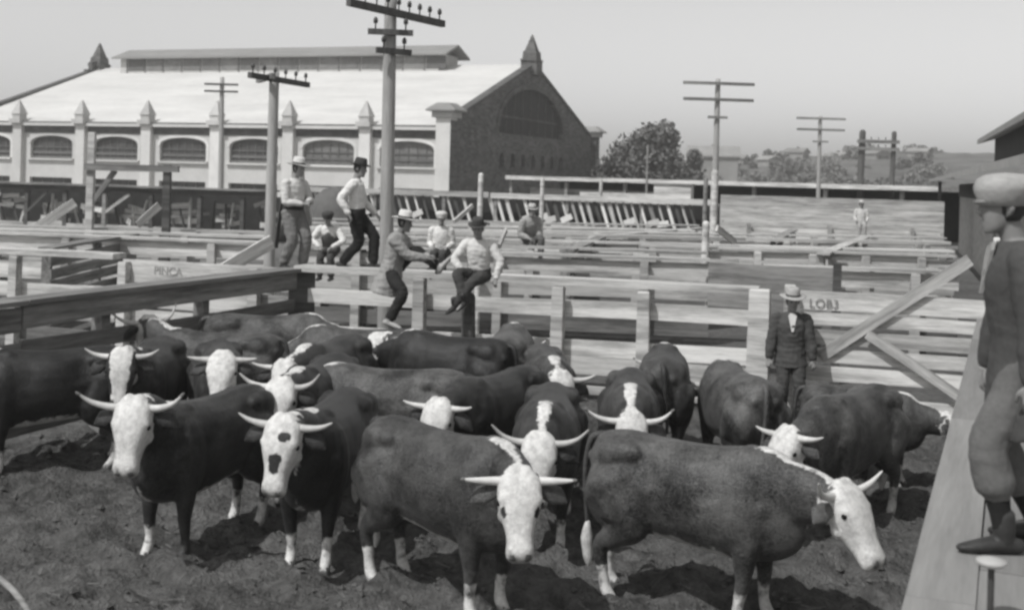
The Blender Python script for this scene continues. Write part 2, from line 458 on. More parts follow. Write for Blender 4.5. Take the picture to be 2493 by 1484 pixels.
# ---------------------------------------------------------------- key points of the pen
ZT = 1.66                                     # fence top
CORNER = PZ(725, 657, ZT)
LEFT_NEAR = PZ(0, 742, ZT)
FR = PZ(1850, 712, ZT)                        # right post of the far fence
AD = Vector((LEFT_NEAR - CORNER)); AD.z = 0; AD.normalize(); AD = -AD        # away direction of the side fences
BD = Vector((FR - CORNER)); BD.z = 0; BD.normalize()                         # to the right along the far fence
ZW = 1.48                                     # catwalk deck
W0 = PZ(2190, 1484, ZW); W1 = PZ(2345, 900, ZW)
WD = (W1 - W0); WD.z = 0; WD.normalize()      # along the catwalk
WN = Vector((WD.y, -WD.x, 0))                 # to the right of it
def flat(p, z=0.0): return Vector((p.x, p.y, z))
def on_b(y_ov, x_ov, d): return PD(x_ov, y_ov, d)

# ---------------------------------------------------------------- ground
def ground_z(x, y):
    p = Vector((x, y, 0))
    z = 0.13 * noise.fractal(p * 2.6, 0.75, 2.1, 5) + 0.05 * noise.noise(p * 0.8) - 0.02
    if y < 15.0:
        dd = noise.voronoi(p * 3.4 + Vector((noise.noise(p * 3) * .5, 0, 0)))[0]
        z -= 0.06 * max(0.0, 1 - dd[0] / 0.38) ** 0.7 - 0.022 * max(0.0, 1 - (dd[1] - dd[0]) / 0.25)
    return z - 0.04 * max(0, noise.noise(p * 5.5 + Vector((9, 3, 1))))
def build_ground():
    xs = [-1200, -600, -250, -90, -45, -25, -14]
    x = -9.0
    while x < 9.0: xs.append(x); x += 0.07
    xs += [12, 18, 30, 50, 90, 250, 600, 1200]
    ys = [-120, -60, -10, 2.0]
    y = 5.5
    while y < 13.0: ys.append(y); y += 0.065
    while y < 19.5: ys.append(y); y += 0.16
    ys += [21, 24, 28, 34, 42, 55, 75, 100, 140, 220, 400, 800, 1400]
    me = bpy.data.meshes.new('ground')
    v, att = [], []
    for yy in ys:
        for xx in xs:
            rel = Vector((xx, yy, 0)) - flat(CORNER)
            inside = min((-rel).dot(Vector((-BD.y, BD.x, 0))) * -1, 0)  # far side test below
            far = rel.dot(Vector((-BD.y, BD.x, 0)))                     # >0 beyond the far fence
            lef = rel.dot(Vector((AD.y, -AD.x, 0)))                     # >0 right of the left fence
            mud_shade = 1.0 if (far < 0.2 and lef > -0.3 and yy > -20) else (0.85 if yy < 48 else 0.2)  # pen floor is real mud; back pens darkened to imitate shade behind fences
            z = 0.0
            if -9.5 < xx < 9.2 and 5 < yy < 19.6 and mud_shade == 1.0:
                z = ground_z(xx, yy)
            v.append((xx, yy, z)); att.append(mud_shade)
    nx = len(xs)
    f = [(j * nx + i, j * nx + i + 1, (j + 1) * nx + i + 1, (j + 1) * nx + i) for j in range(len(ys) - 1) for i in range(nx - 1)]
    me.from_pydata(v, [], f)
    a = me.attributes.new('mud', 'FLOAT', 'POINT'); a.data.foreach_set('value', att)
    for p in me.polygons: p.use_smooth = True
    o = obj('ground', me, 'ground'); o['kind'] = 'structure'
build_ground()

# dung and straw lumps trodden into the dirt: uncountable
def build_clods():
    mb = MB(); r = random.Random(3)
    for i in range(4200):
        y = 6.0 + 9 * r.random() ** 1.6; x = (r.random() - 0.5) * 0.95 * y
        s = 0.010 + 0.034 * r.random() ** 2.5
        z = ground_z(x, y)
        b = len(mb.v)
        for d in ((1, 0, 0), (-1, 0, 0), (0, 1, 0), (0, -1, 0), (0, 0, 1), (0, 0, -1)):
            mb.vert((x + d[0] * s * (0.6 + r.random()), y + d[1] * s * (0.6 + r.random()), z + d[2] * s * 0.7 * (0.6 + r.random())))
        for q in ((0, 2, 4), (2, 1, 4), (1, 3, 4), (3, 0, 4), (2, 0, 5), (1, 2, 5), (3, 1, 5), (0, 3, 5)): mb.face(*[b + k for k in q])
    tag(obj('dirt_clods', mb, 'clod'), 'small clods scattered over the trampled pen floor', 'dirt', kind='stuff')
build_clods()
def build_straw():
    mb = MB(); r = random.Random(9)
    for i in range(1700):
        y = 6.0 + 11 * r.random() ** 1.4; x = (r.random() - 0.5) * 0.95 * y
        if noise.noise(Vector((x * .5, y * .5, 3))) < -0.05: continue
        a = r.random() * 6.28; L = 0.05 + 0.13 * r.random(); w = 0.0018 + 0.0022 * r.random()
        d = Vector((math.cos(a), math.sin(a), (r.random() - .5) * .3)) * L / 2; n = Vector((-math.sin(a), math.cos(a), 0)) * w
        c = Vector((x, y, ground_z(x, y) + 0.012)); b = len(mb.v)
        for q in (c - d - n, c - d + n, c + d + n, c + d - n): mb.vert(q)
        for q in (c - d, c + d): mb.vert(q + Vector((0, 0, w * 1.6)))
        mb.face(b, b + 1, b + 2, b + 3); mb.face(b, b + 4, b + 5, b + 3); mb.face(b + 1, b + 4, b + 5, b + 2)
    tag(obj('straw_litter', mb, 'straw_old'), 'bits of old straw trodden into the pen floor', 'straw', kind='stuff')
M['straw_old'] = mat_mottled('old_straw', 0.09, 0.24, 6)
build_straw()

# ---------------------------------------------------------------- fences
def fence(P0, P1, label, rails, top=ZT, post_at=(), mat='wood', cap=None, post_side=1, low=None, group='plank fences of the stock pens', name='plank_fence', post_mat=None, post_w=0.17, cap_w=0.40, extra_h=0.0, amp=0.03, cat='fence'):
    """rails: (z middle, height) list, boards on the near side; posts at distances from P0; cap: thickness of the flat top plank."""
    P0 = flat(P0); P1 = flat(P1); d = P1 - P0; L = d.length
    t = thing(name, label, cat, P0, math.atan2(d.y, d.x), group)
    seg = 4.8
    for z, h in rails:
        n = max(1, round(L / seg))
        for i in range(n):
            a = L * i / n; b = L * (i + 1) / n - 0.012
            board('rail', (a, -0.02 + (rnd.random() - .5) * .02, z + (rnd.random() - .5) * .05), (b, -0.02 + (rnd.random() - .5) * .02, z + (rnd.random() - .5) * .05), h * (0.9 + 0.2 * rnd.random()), 0.05, low if low and z < 0.62 else mat, t, amp=amp)
    for x in post_at:
        post('post', (x, post_side * 0.13 - 0.02, 0), top - 0.05 + extra_h + rnd.random() * 0.03, post_w, 0.16, post_mat or mat, t)
    if cap:
        n = max(1, round(L / 6.0))
        for i in range(n):
            a = L * i / n; b = L * (i + 1) / n - 0.012
            board('cap_plank', (a, 0.055, top + cap / 2 - 0.02 + (rnd.random() - .5) * .012), (b, 0.055, top + cap / 2 - 0.02 + (rnd.random() - .5) * .012), cap, cap_w, mat, t, amp=0.01)
    return t, L

def along(p, d, s, z=0.0):
    q = p + d * s; return Vector((q.x, q.y, z))
# left fence of the pen, seen on its shaded face
LN = along(CORNER, AD, -10.5)
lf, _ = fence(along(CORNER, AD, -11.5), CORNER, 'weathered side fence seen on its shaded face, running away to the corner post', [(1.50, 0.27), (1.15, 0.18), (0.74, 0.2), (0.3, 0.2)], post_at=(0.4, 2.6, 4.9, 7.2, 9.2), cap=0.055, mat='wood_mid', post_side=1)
# far fence of the pen from the corner to the gate post
FL = (FR - CORNER).length
ff, _ = fence(CORNER, FR, 'pale far fence of the cattle pen with wide boards and a flat cap plank', [(1.29, 0.24), (0.74, 0.25), (0.47, 0.25), (0.12, 0.12)], post_at=(2.05, 4.15, 5.4), cap=0.09, mat='wood_white', post_mat='wood', post_side=-1, cap_w=0.42, post_w=0.18)
# heavy dark corner post
cp = thing('corner_post', 'thick dark squared post where the two pen fences meet', 'post', flat(CORNER) + Vector((0.05, 0.1, 0)), 0.2)
obj('shaft', (lambda mb: (mb.loft([[Vector((sx * 0.2, sy * 0.2, z)) for sx, sy in ((-1, -1), (1, -1), (1, 1), (-1, 1))] for z in (-0.1, 0.8, 1.64)]), mb)[1])(MB()), 'wood_dark', cp)
# gate post and board gate up to the catwalk
gp = thing('gate_post', 'pair of tall pale posts at the right end of the far fence', 'post', flat(FR), math.atan2(BD.y, BD.x))
post('post', (0.0, -0.1, 0), 1.72, 0.30, 0.2, 'wood', gp); post('post', (0.40, -0.1, 0), 1.80, 0.16, 0.18, 'wood', gp)
GE = along(FR, BD, 3.05)
gate_a = along(FR, BD, 0.55)
gt = thing('board_gate', 'wide pale lettered board gate with crossed diagonal braces beside the catwalk', 'gate', gate_a, math.atan2(BD.y, BD.x))
GL = (GE - gate_a).length
for z, h in ((1.59, 0.25), (1.34, 0.17), (1.10, 0.20), (0.85, 0.19), (0.59, 0.20), (0.22, 0.16)):
    board('rail', (0, 0, z), (GL, 0, z - 0.02), h, 0.045, 'wood_white', gt)
board('brace', (0.30, -0.06, 0.84), (GL - 0.30, -0.06, 2.24), 0.16, 0.045, 'wood', gt)
board('brace', (0.90, -0.12, 1.18), (GL - 0.1, -0.12, 0.22), 0.13, 0.045, 'wood', gt)
post('post', (GL + 0.1, 0.0, 0), 2.55, 0.2, 0.2, 'wood_white', gt)

# fences of the pens behind, each placed by where its top crosses the middle of the view
def back_fence(x0, y0, x1, y1, label, rails, step=2.6, top=ZT, mat='wood', cap=0.05, ps=-1, off=0.7, **k):
    P0 = PZ(x0, y0, top); P1 = PZ(x1, y1, top); L = (flat(P1) - flat(P0)).length
    posts = []; x = off
    while x < L: posts.append(x); x += step
    return fence(P0, P1, label, rails, top=top, post_at=posts, mat=mat, cap=cap, post_side=ps, post_mat='wood', low='wood_mud', **k)
RA = [(1.45, 0.17), (1.21, 0.18), (0.97, 0.18), (0.73, 0.18), (0.48, 0.2), (0.2, 0.2)]
RB = [(1.36, 0.18), (1.11, 0.19), (0.86, 0.19), (0.6, 0.2), (0.3, 0.24)]
RC = [(1.48, 0.14), (1.28, 0.15), (1.07, 0.15), (0.86, 0.16), (0.64, 0.17), (0.4, 0.18)]
lext, _ = back_fence(-60, 611, 288, 628, 'pale fence beyond the side fence, with a deep dark gap under its cap plank', [(1.08, 0.26), (0.70, 0.2), (0.3, 0.26)], step=2.4, mat='wood_white', cap=0.09, cap_w=0.4, off=0.9)
lext2, Ltx = back_fence(305, 628, 716, 652, 'pale painted fence carrying a lettered top board, just left of the corner post', [(1.46, 0.34), (1.06, 0.32), (0.66, 0.3), (0.25, 0.3)], step=2.5, mat='wood_white', cap=None, off=0.1)
b2, _ = back_fence(-60, 566, 650, 592, 'fence behind the lettered fence, posts showing in its open upper gap', [(1.46, 0.30), (0.90, 0.36), (0.50, 0.34), (0.15, 0.2)], step=3.3, mat='wood_white', off=2.2)
b2r, L2r = back_fence(735, 598, 1730, 634, 'long fence directly behind the seated men with posts standing in an open gap', [(1.46, 0.26), (0.98, 0.28), (0.66, 0.30), (0.3, 0.3)], step=2.9, off=1.2, mat='wood')
b2s, _ = back_fence(1860, 648, 2335, 664, 'pale fence with open upper gap behind the lettered gate', [(1.48, 0.26), (0.96, 0.34), (0.58, 0.34), (0.2, 0.3)], step=1.9, off=0.8, mat='wood_white')
b3, _ = back_fence(-60, 548, 660, 566, 'low grey fence in front of the open stock shed', RC, step=3.4, mat='wood', off=1.0)
b3r, _ = back_fence(735, 572, 2320, 612, 'third pen fence back, with an even row of boards', RC, step=3.0, off=0.5, mat='wood_white')
b4, _ = back_fence(735, 553, 2300, 580, 'fourth pen fence back, darker under its cap plank', RB, step=3.4, off=1.5, mat='wood_white')
b5, _ = back_fence(735, 533, 1700, 549, 'far pen fence in front of the hay racks', RC, step=3.6, off=1.0, mat='wood')
b6, _ = back_fence(1760, 538, 2290, 553, 'far pen fence in front of the long pale board wall', RB, step=3.2, off=1.0, mat='wood_white')
back_fence(735, 586, 1720, 616, 'pen fence between the seated men and the sloping dividing fence, low boards dark', RB, step=2.3, off=0.4, mat='wood')
back_fence(1560, 598, 2325, 624, 'narrow pen fence with close posts right of the short pale post', RC, step=1.2, off=0.3, mat='wood')
back_fence(735, 562, 2310, 594, 'middle pen fence with thick pale cap plank beyond the third', RB, step=2.0, off=0.9, mat='wood', cap=0.09)
back_fence(735, 543, 1690, 562, 'weathered pen fence one row before the far pen fence', RA, step=2.4, off=0.2, mat='wood_white')
back_fence(-60, 556, 655, 578, 'grey pen fence one row before the open stock shed', RA, step=2.2, off=0.6, mat='wood')
# cross fences dividing the pens, running away from the camera
def cross(x0, y0, x1, y1, label, rails=RA, mat='wood'):
    P0 = PZ(x0, y0, ZT); P1 = PZ(x1, y1, ZT); L = (flat(P1) - flat(P0)).length
    return fence(P0, P1, label, rails, post_at=[0.2 + 2.7 * i for i in range(int(L / 2.7) + 1)], mat=mat, cap=0.05, cap_w=0.3)
cross(1450, 578, 1715, 555, 'sloping dividing fence between two back pens near the thin light posts')
cross(120, 606, 330, 572, 'short dividing fence between the pens at the left', mat='wood_mid')
cross(890, 602, 1010, 574, 'dividing fence half hidden behind the tall pole', mat='wood_mid')
cross(2010, 618, 2110, 578, 'dividing fence beyond the suited man', mat='wood')
cross(1385, 612, 1480, 572, 'dividing fence right of the leaning seated figure', mat='wood_mid')
cross(1890, 585, 1935, 560, 'short dividing fence far right before the pale board wall', mat='wood_mid')
# grey board panel behind the gate post
pn = thing('plank_screen', 'plain grey plank screen standing just behind the gate posts', 'panel', flat(PZ(1725, 640, 1.85)), math.atan2(BD.y, BD.x))
for i in range(4): board('plank', (0, 0, 1.74 - i * 0.24), (2.0, 0, 1.74 - i * 0.24), 0.232, 0.04, 'wood_mid', pn)
post('post', (2.06, -0.05, 0), 1.95, 0.14, 0.14, 'wood_dark', pn)

# lettering on the boards (faded marks as they can be read)
def lettering(txt, parent, x, z, size, y=-0.05, mat='paint', sx=1.0):
    cu = bpy.data.curves.new('lettering', 'FONT'); cu.body = txt; cu.size = size; cu.extrude = 0.002
    cu.align_x = 'LEFT'
    t = bpy.data.objects.new('tmp', cu); C.objects.link(t)
    me = bpy.data.meshes.new_from_object(t.evaluated_get(bpy.context.evaluated_depsgraph_get()))
    bpy.data.objects.remove(t)
    o = obj('lettering', me, mat, parent, loc=(x, y, z), rot=(R(90), 0, 0)); o.scale = (sx, 1, 1)
    return o
lettering('PINCA', lext2, 0.62, 1.43, 0.19, y=-0.062)
lettering('LOB3', gt, 0.12, 1.50, 0.17, y=-0.04)

# ---------------------------------------------------------------- catwalk on the right
def build_catwalk():
    a0 = along(W0, WD, -7.5, ZW); L = 19.5
    t = thing('plank_catwalk', 'broad pale plank catwalk running from the foreground to the back of the pen', 'walkway', flat(a0), math.atan2(WD.y, WD.x) - math.pi / 2)
    # local y along the walk, x to the right
    x = 0.0; r = random.Random(5)
    while x < 2.6:
        w = 0.24 + r.random() * 0.07
        y = -r.random() * 3
        while y < L:
            l = 4.2 + r.random() * 1.0
            mb = warp_box(max(0.2, min(y + l, L) - max(y, 0)) - 0.01, 0.045, w - 0.008, r.random(), 4, 0.008)
            me = mb.mesh('plank')
            y0 = max(y, 0); y1 = min(y + l, L)
            if y1 - y0 > 0.3:
                o = obj('deck_plank', me, 'plank_along', t, loc=(x + w / 2, (y0 + y1) / 2, ZW - 0.025), rot=(0, 0, R(90)))
            y += l
        x += w
    mb = MB(); mb.box((0.04, L / 2, ZW - 0.20), (0.06, L, 0.28)); obj('side_beam', mb, 'wood', t)
    mb = MB(); mb.box((2.56, L / 2, ZW - 0.20), (0.06, L, 0.28)); obj('side_beam', mb, 'wood', t)
    y = 0.8
    while y < L:
        post('post', (0.15, y, 0), ZW - 0.06, 0.16, 0.16, 'wood_mid', t); post('post', (2.45, y, 0), ZW - 0.06, 0.16, 0.16, 'wood_mid', t)
        y += 2.4
    for z, h in ((1.0, 0.24), (0.62, 0.24), (0.25, 0.24)):
        board('rail', (0.0, 0, z), (0.0, L, z), h, 0.045, 'wood', t)
M['plank_along'] = mat_mottled('walk_boards', 0.19, 0.30, scale=1.2, stretch=(0.5, 7, 7), bump=0.2, fine=8.0, rough=0.9)
build_catwalk()
tp = thing('stub_pipe', 'thin dark upright pipe with a round pale cap on the catwalk', 'pipe', flat(PD(2412, 1440, 4.75)))
mb = MB(); mb.tube([(0, 0, ZW - 0.02), (0, 0, 1.60), (0, 0, 1.715)], [0.013, 0.013, 0.013], n=12); obj('shaft', mb, 'iron', tp, True)
mb = MB(); mb.lathe([(0.02, 1.69), (0.045, 1.695), (0.06, 1.71), (0.056, 1.72), (0.02, 1.728), (0.003, 1.73)], 24); obj('cap', mb, 'enamel', tp, True)

# dark snubbing post standing in the pen
sp = thing('snubbing_post', 'dark rough round post standing in the pen below the man in the dark hat', 'post', flat(PD(1143, 900, 16.6)))
mb = MB(); mb.tube([(0.02, 0, -0.1), (0.0, 0, 0.5), (-0.03, 0, 1.0), (-0.04, 0.01, 1.5)], [0.11, 0.10, 0.10, 0.095], n=12); obj('shaft', mb, 'wood_dark', sp, True)
mb = MB(); mb.box((-0.02, -0.105, 0.55), (0.10, 0.02, 0.36)); obj('pale_patch', mb, 'wood_white', sp)
# light rope or rail end in the near left corner
rp = MB(); pa = [PD(-20, 1395, 6.6), PD(20, 1425, 6.5), PD(50, 1458, 6.45), PD(75, 1500, 6.4), PD(90, 1540, 6.35)]
rp.tube(pa, [0.018, 0.018, 0.017, 0.016, 0.016], n=10, sub=6)
tag(obj('bent_rail', rp, 'wood_mid', None, True), 'bent pale rail curving across the bottom left corner', 'rail')

# ---------------------------------------------------------------- exhibition hall
def build_hall():
    K = flat(PD(1087, 475, 90.0))
    L, W, BAY = 47.8, 36.0, 6.83
    EZ, PZ_, AZ, RZ = 6.85, 7.9, 12.9, 13.2
    t = thing('exhibition_hall', 'large brick hall with snow pale roof, arched windows and a dark gabled end', 'hall', K, -R(21.3))
    def wall_with_holes(name, outline, holes, thick, mat, axis):
        bm = bmesh.new(); edges = []
        for loop in [outline] + holes:
            vs = [bm.verts.new((p[0], 0, p[1])) for p in loop]
            for i in range(len(vs)): edges.append(bm.edges.new((vs[i], vs[(i + 1) % len(vs)])))
        bmesh.ops.triangle_fill(bm, use_beauty=True, edges=edges)
        ex = bmesh.ops.extrude_face_region(bm, geom=list(bm.faces))
        bmesh.ops.translate(bm, vec=(0, thick, 0), verts=[v for v in ex['geom'] if isinstance(v, bmesh.types.BMVert)])
        bmesh.ops.recalc_face_normals(bm, faces=bm.faces)
        me = bpy.data.meshes.new(name); bm.to_mesh(me); bm.free()
        o = obj(name, me, mat, t)
        if axis == 'y': o.rotation_euler = (0, 0, R(90))     # local x -> depth, thickness to -x
        return o
    def arch(cx, w, z0, zs, zc, n=12):
        p = [(cx - w / 2, z0), (cx + w / 2, z0)]
        for i in range(n + 1):
            a = math.pi * i / n
            p.append((cx + w / 2 * math.cos(a), zs + (zc - zs) * math.sin(a) ** 0.8 if 0 < i < n else zs))
        return p
    holes = []; n = 7
    for i in range(n):
        cx = -BAY * (i + 0.5)
        holes.append(arch(cx, 4.6, 3.75, 5.0, 5.7))
        holes.append([(cx - 2.3, 0.6), (cx + 2.3, 0.6), (cx + 2.3, 2.1), (cx - 2.3, 2.1)])
    wall_with_holes('wall', [(-L, -0.2), (0, -0.2), (0, EZ), (-L, EZ)], holes, 0.45, 'stone', 'x')
    for i in range(n):
        cx = -BAY * (i + 0.5)
        w = obj('window', (lambda mb: (mb.prism(arch(cx, 4.64, 3.74, 5.0, 5.72), 0.34, 0.40), mb)[1])(MB()), 'glass_dark' if i > 1 else 'glass_grey', t)
        mb = MB()
        for k in range(1, 6): mb.box((cx - 2.3 + 4.6 * k / 6, 0.31, 4.55), (0.06, 0.06, 1.62))
        for z, h in ((3.85, 0.16), (4.25, 0.20), (4.72, 0.08)): mb.box((cx, 0.27, z), (4.58, 0.06, h))
        obj('window_frame', mb, 'frame', w)
        mb = MB(); mb.box((cx, -0.08, 3.66), (5.0, 0.36, 0.16)); obj('window_sill', mb, 'stone', w)
        w2 = obj('window', (lambda mb: (mb.box((cx, 0.37, 1.35), (4.64, 0.06, 1.54)), mb)[1])(MB()), 'glass_dark', t)
        mb = MB()
        for k in range(1, 4): mb.box((cx - 2.3 + 4.6 * k / 4, 0.31, 1.35), (0.09, 0.06, 1.48))
        mb.box((cx, 0.27, 1.6), (4.58, 0.05, 0.1)); obj('window_frame', mb, 'frame', w2)
        mb = MB(); mb.box((cx, -0.03, 6.36), (BAY - 1.08, 0.10, 0.86)); obj('frieze', mb, 'brick_dark', t)
        mb = MB(); rr = 9
        A = arch(cx, 5.1, 3.75, 5.02, 5.98); B = arch(cx, 4.62, 3.75, 5.0, 5.71)
        pa = A[1:]; pb = B[1:]
        b = len(mb.v)
        for p, q in zip(pa, pb):
            for pt, y in ((p, -0.04), (q, -0.04), (q, 0.10), (p, 0.10)): mb.vert((pt[0], y, pt[1]))
        for k in range(len(pa) - 1):
            for j in range(4): mb.face(b + k * 4 + j, b + k * 4 + (j + 1) % 4, b + (k + 1) * 4 + (j + 1) % 4, b + (k + 1) * 4 + j)
        e = b + (len(pa) - 1) * 4
        mb.face(b, b + 1, b + 2, b + 3); mb.face(e + 3, e + 2, e + 1, e)
        obj('arch_trim', mb, 'stone', t)
    for i in range(1, n + 1):
        x = -BAY * i
        mb = MB(); mb.box((x, -0.22, 3.35), (0.95, 0.5, 6.78)); mb.box((x, -0.26, 0.5), (1.15, 0.62, 1.0))
        pi = obj('pilaster', mb, 'stone', t)
        mb = MB(); mb.loft([[Vector((x + sx * a, -0.22 + sy * a, z)) for sx, sy in ((-1, -1), (1, -1), (1, 1), (-1, 1))] for z, a in ((6.74, 0.62), (7.1, 0.62), (7.12, 0.42), (7.5, 0.42), (7.52, 0.5), (8.75, 0.04))])
        obj('pinnacle', mb, 'stone_grey', pi)
    # eaves board and roof
    mb = MB(); mb.box((-L / 2 - 0.3, -0.35, EZ - 0.02), (L - 1.2, 0.22, 0.16)); obj('gutter', mb, 'frame', t)
    hw = W / 2; th = 0.22; sl = (RZ - EZ) / hw
    mb = MB()
    def rp(y): return EZ + 0.08 + sl * min(y, W - y)
    prof = [(-0.5, EZ + 0.08 - sl * 0.5), (hw, RZ + 0.08), (W + 0.5, EZ + 0.08 - sl * 0.5)]
    ring = []
    rings = []
    for x in (-L + 0.1, -0.55):
        rings.append([Vector((x, y, z)) for y, z in prof] + [Vector((x, y, z - th)) for y, z in reversed(prof)])
    mb.loft(rings); rf = obj('roof', mb, 'roof', t)
    # roof monitor along the ridge
    x0, x1, mw = -43.6, -8.4, 2.1
    zb, ze, zr = RZ - 0.9, RZ + 1.0, RZ + 1.9
    mb = MB(); mb.box(((x0 + x1) / 2, hw, (zb + ze) / 2), (x1 - x0, 2 * mw, ze - zb)); mo = obj('roof_monitor', mb, 'stone_grey', t)
    mb = MB()
    rings = [[Vector((x, hw - mw - 0.55, ze - 0.1)), Vector((x, hw, zr)), Vector((x, hw + mw + 0.55, ze - 0.1)), Vector((x, hw + mw + 0.55, ze - 0.28)), Vector((x, hw, zr - 0.18)), Vector((x, hw - mw - 0.55, ze - 0.28))] for x in (x0 - 0.7, x1 + 1.0)]
    mb.loft(rings); obj('monitor_roof', mb, 'roof_grey', mo)
    mb = MB(); mb.prism([(hw - mw + 0.01, ze - 0.02), (hw + mw - 0.01, ze - 0.02), (hw, zr - 0.2)], 0, 0.12)
    o = obj('monitor_gable', mb, 'brick', mo, loc=(x1 + 0.01, 0, 0), rot=(0, 0, R(90)))
    k = 0; x = x0 + 0.9
    while x < x1 - 0.8:
        mb = MB(); mb.box((x + 1.05, hw - mw - 0.01, (zb + ze) / 2 + 0.1), (1.9, 0.08, 1.15)); obj('vent_panel', mb, 'glass_grey' if k % 3 else 'frame', mo)
        mb = MB(); mb.box((x - 0.06, hw - mw - 0.03, (zb + ze) / 2 + 0.1), (0.12, 0.1, 1.5)); obj('mullion', mb, 'frame', mo)
        x += 2.2; k += 1
    # gable end facing right, in shade: local x of the piece runs along the depth
    g_out = [(0, -0.2), (W, -0.2), (W, PZ_ - 0.3), (W - 1.4, PZ_ - 0.3), (hw + 1.0, AZ), (hw - 1.0, AZ), (1.4, PZ_ - 0.3), (0, PZ_ - 0.3)]
    lun = [(hw - 7.9, 6.85), (hw + 7.9, 6.85)] + [(hw + 7.9 * math.cos(math.pi * i / 20), 7.35 + 3.6 * math.sin(math.pi * i / 20)) for i in range(0, 21)]
    gh = [lun]
    for i in range(7):
        v = 10.9 + 2.5 * i
        gh.append([(v - 0.5, 4.05), (v + 0.5, 4.05), (v + 0.5, 4.9), (v + 0.25, 5.2), (v - 0.25, 5.2), (v - 0.5, 4.9)])
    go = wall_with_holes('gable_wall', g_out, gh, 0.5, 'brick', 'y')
    def gpiece(name, mb, mat, parent, x=-0.0):
        return obj(name, mb, mat, parent, loc=(x, 0, 0), rot=(0, 0, R(90)))
    mb = MB(); mb.prism([(p[0], p[1]) for p in lun], 0.30, 0.36); lw = gpiece('lunette_window', mb, 'dark', t)
    mb = MB()
    for k in range(1, 8): 
        xx = hw - 7.9 + 15.8 * k / 8; hh = 7.35 + 3.6 * math.sqrt(max(0, 1 - ((xx - hw) / 7.9) ** 2)) - 6.9
        mb.box((xx, 0.26, 6.88 + hh / 2), (0.09, 0.08, hh))
    mb.box((hw, 0.22, 8.3), (14.9, 0.07, 0.16)); obj('mullions', mb, 'brick_dark', lw)
    mb = MB()
    A = [(hw + 8.5 * math.cos(math.pi * i / 24), 7.3 + 4.15 * math.sin(math.pi * i / 24)) for i in range(25)]
    B = [(hw + 7.95 * math.cos(math.pi * i / 24), 7.35 + 3.62 * math.sin(math.pi * i / 24)) for i in range(25)]
    for p, q in zip(A, B):
        for pt, y in ((p, -0.12), (q, -0.12), (q, 0.08), (p, 0.08)): mb.vert((pt[0], y, pt[1]))
    for k in range(24):
        for j in range(4): mb.face(k * 4 + j, k * 4 + (j + 1) % 4, (k + 1) * 4 + (j + 1) % 4, (k + 1) * 4 + j)
    obj('arch_trim', mb, 'brick_dark', lw)
    for i in range(7):
        v = 10.9 + 2.5 * i
        mb = MB(); mb.box((v, 0.3, 4.6), (1.05, 0.06, 1.25)); sw = gpiece('small_window', mb, 'dark', t)
        mb = MB(); mb.box((v, -0.05, 3.98), (1.3, 0.2, 0.12)); obj('window_sill', mb, 'brick_dark', sw)
        mb = MB(); mb.box((v, 0.24, 4.6), (0.09, 0.05, 1.1)); obj('mullion', mb, 'brick', sw)
    # sloping coping on both gable ends
    for x in (0.0, -L):
        for s in (0, 1):
            a = Vector((1.4, 0, PZ_ - 0.25)); b = Vector((hw - 0.9, 0, AZ + 0.08))
            d = b - a
            mb = MB(); mb.box((0, 0, 0), (d.length, 0.75, 0.26), Matrix.Rotation(-math.atan2(d.z, d.x) if s == 0 else math.atan2(d.z, d.x), 3, 'Y'))
            c = (a + b) / 2; yy = c.x if s == 0 else W - c.x
            o = obj('coping', mb, 'brick_dark', t, loc=(x - 0.25, yy, c.z), rot=(0, 0, R(90)))
        # finial on the apex
        mb = MB(); rr = [(AZ - 0.6, 0.75), (AZ + 0.6, 0.75), (AZ + 0.62, 0.9), (AZ + 0.78, 0.9), (AZ + 0.8, 0.66), (AZ + 1.5, 0.6), (AZ + 1.52, 0.5), (AZ + 2.0, 0.36), (AZ + 3.0, 0.04)]
        mb.loft([[Vector((x - 0.25 + sx * min(a, 0.75), hw + sy * a, z)) for sx, sy in ((-1, -1), (1, -1), (1, 1), (-1, 1))] for z, a in rr])
        fi = obj('finial', mb, 'brick', t)
        mb = MB()
        if x < -1:
            mb.prism([(hw - 2.0, AZ - 0.7), (hw + 2.0, AZ - 0.7), (hw + 2.0, AZ + 0.1), (hw + 1.35, AZ + 0.1), (hw + 1.35, AZ + 0.9), (hw + 0.7, AZ + 1.0), (hw - 0.7, AZ + 1.0), (hw - 1.35, AZ + 0.9), (hw - 1.35, AZ + 0.1), (hw - 2.0, AZ + 0.1)], 0.05, 0.5)
            obj('finial_steps', mb, 'brick', fi, loc=(x, 0, 0), rot=(0, 0, R(90)))
    # corner piers with small hipped caps
    for y in (0.0, W):
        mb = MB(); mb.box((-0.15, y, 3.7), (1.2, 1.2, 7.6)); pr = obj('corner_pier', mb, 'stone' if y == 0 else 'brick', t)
        mb = MB(); mb.box((-0.15, y, 7.72), (1.7, 1.7, 0.45)); obj('pier_cornice', mb, 'stone_grey', pr)
        mb = MB()
        mb.loft([[Vector((-0.15 + sx * a, y + sy * c, z)) for sx, sy in ((-1, -1), (1, -1), (1, 1), (-1, 1))] for z, a, c in ((7.96, 1.2, 1.2), (8.08, 1.2, 1.2), (8.6, 0.5, 0.7))])
        obj('pier_cap', mb, 'roof_grey', pr)
    # shaded brick skin over the corner pier's right face and the far walls
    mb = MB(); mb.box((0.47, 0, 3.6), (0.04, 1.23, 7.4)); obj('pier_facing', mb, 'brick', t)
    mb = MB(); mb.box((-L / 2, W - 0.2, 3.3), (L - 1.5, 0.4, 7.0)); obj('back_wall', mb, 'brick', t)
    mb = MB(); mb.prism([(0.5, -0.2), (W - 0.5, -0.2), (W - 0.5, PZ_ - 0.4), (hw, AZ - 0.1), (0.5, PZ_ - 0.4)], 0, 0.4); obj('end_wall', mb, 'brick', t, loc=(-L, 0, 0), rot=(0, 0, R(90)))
build_hall()

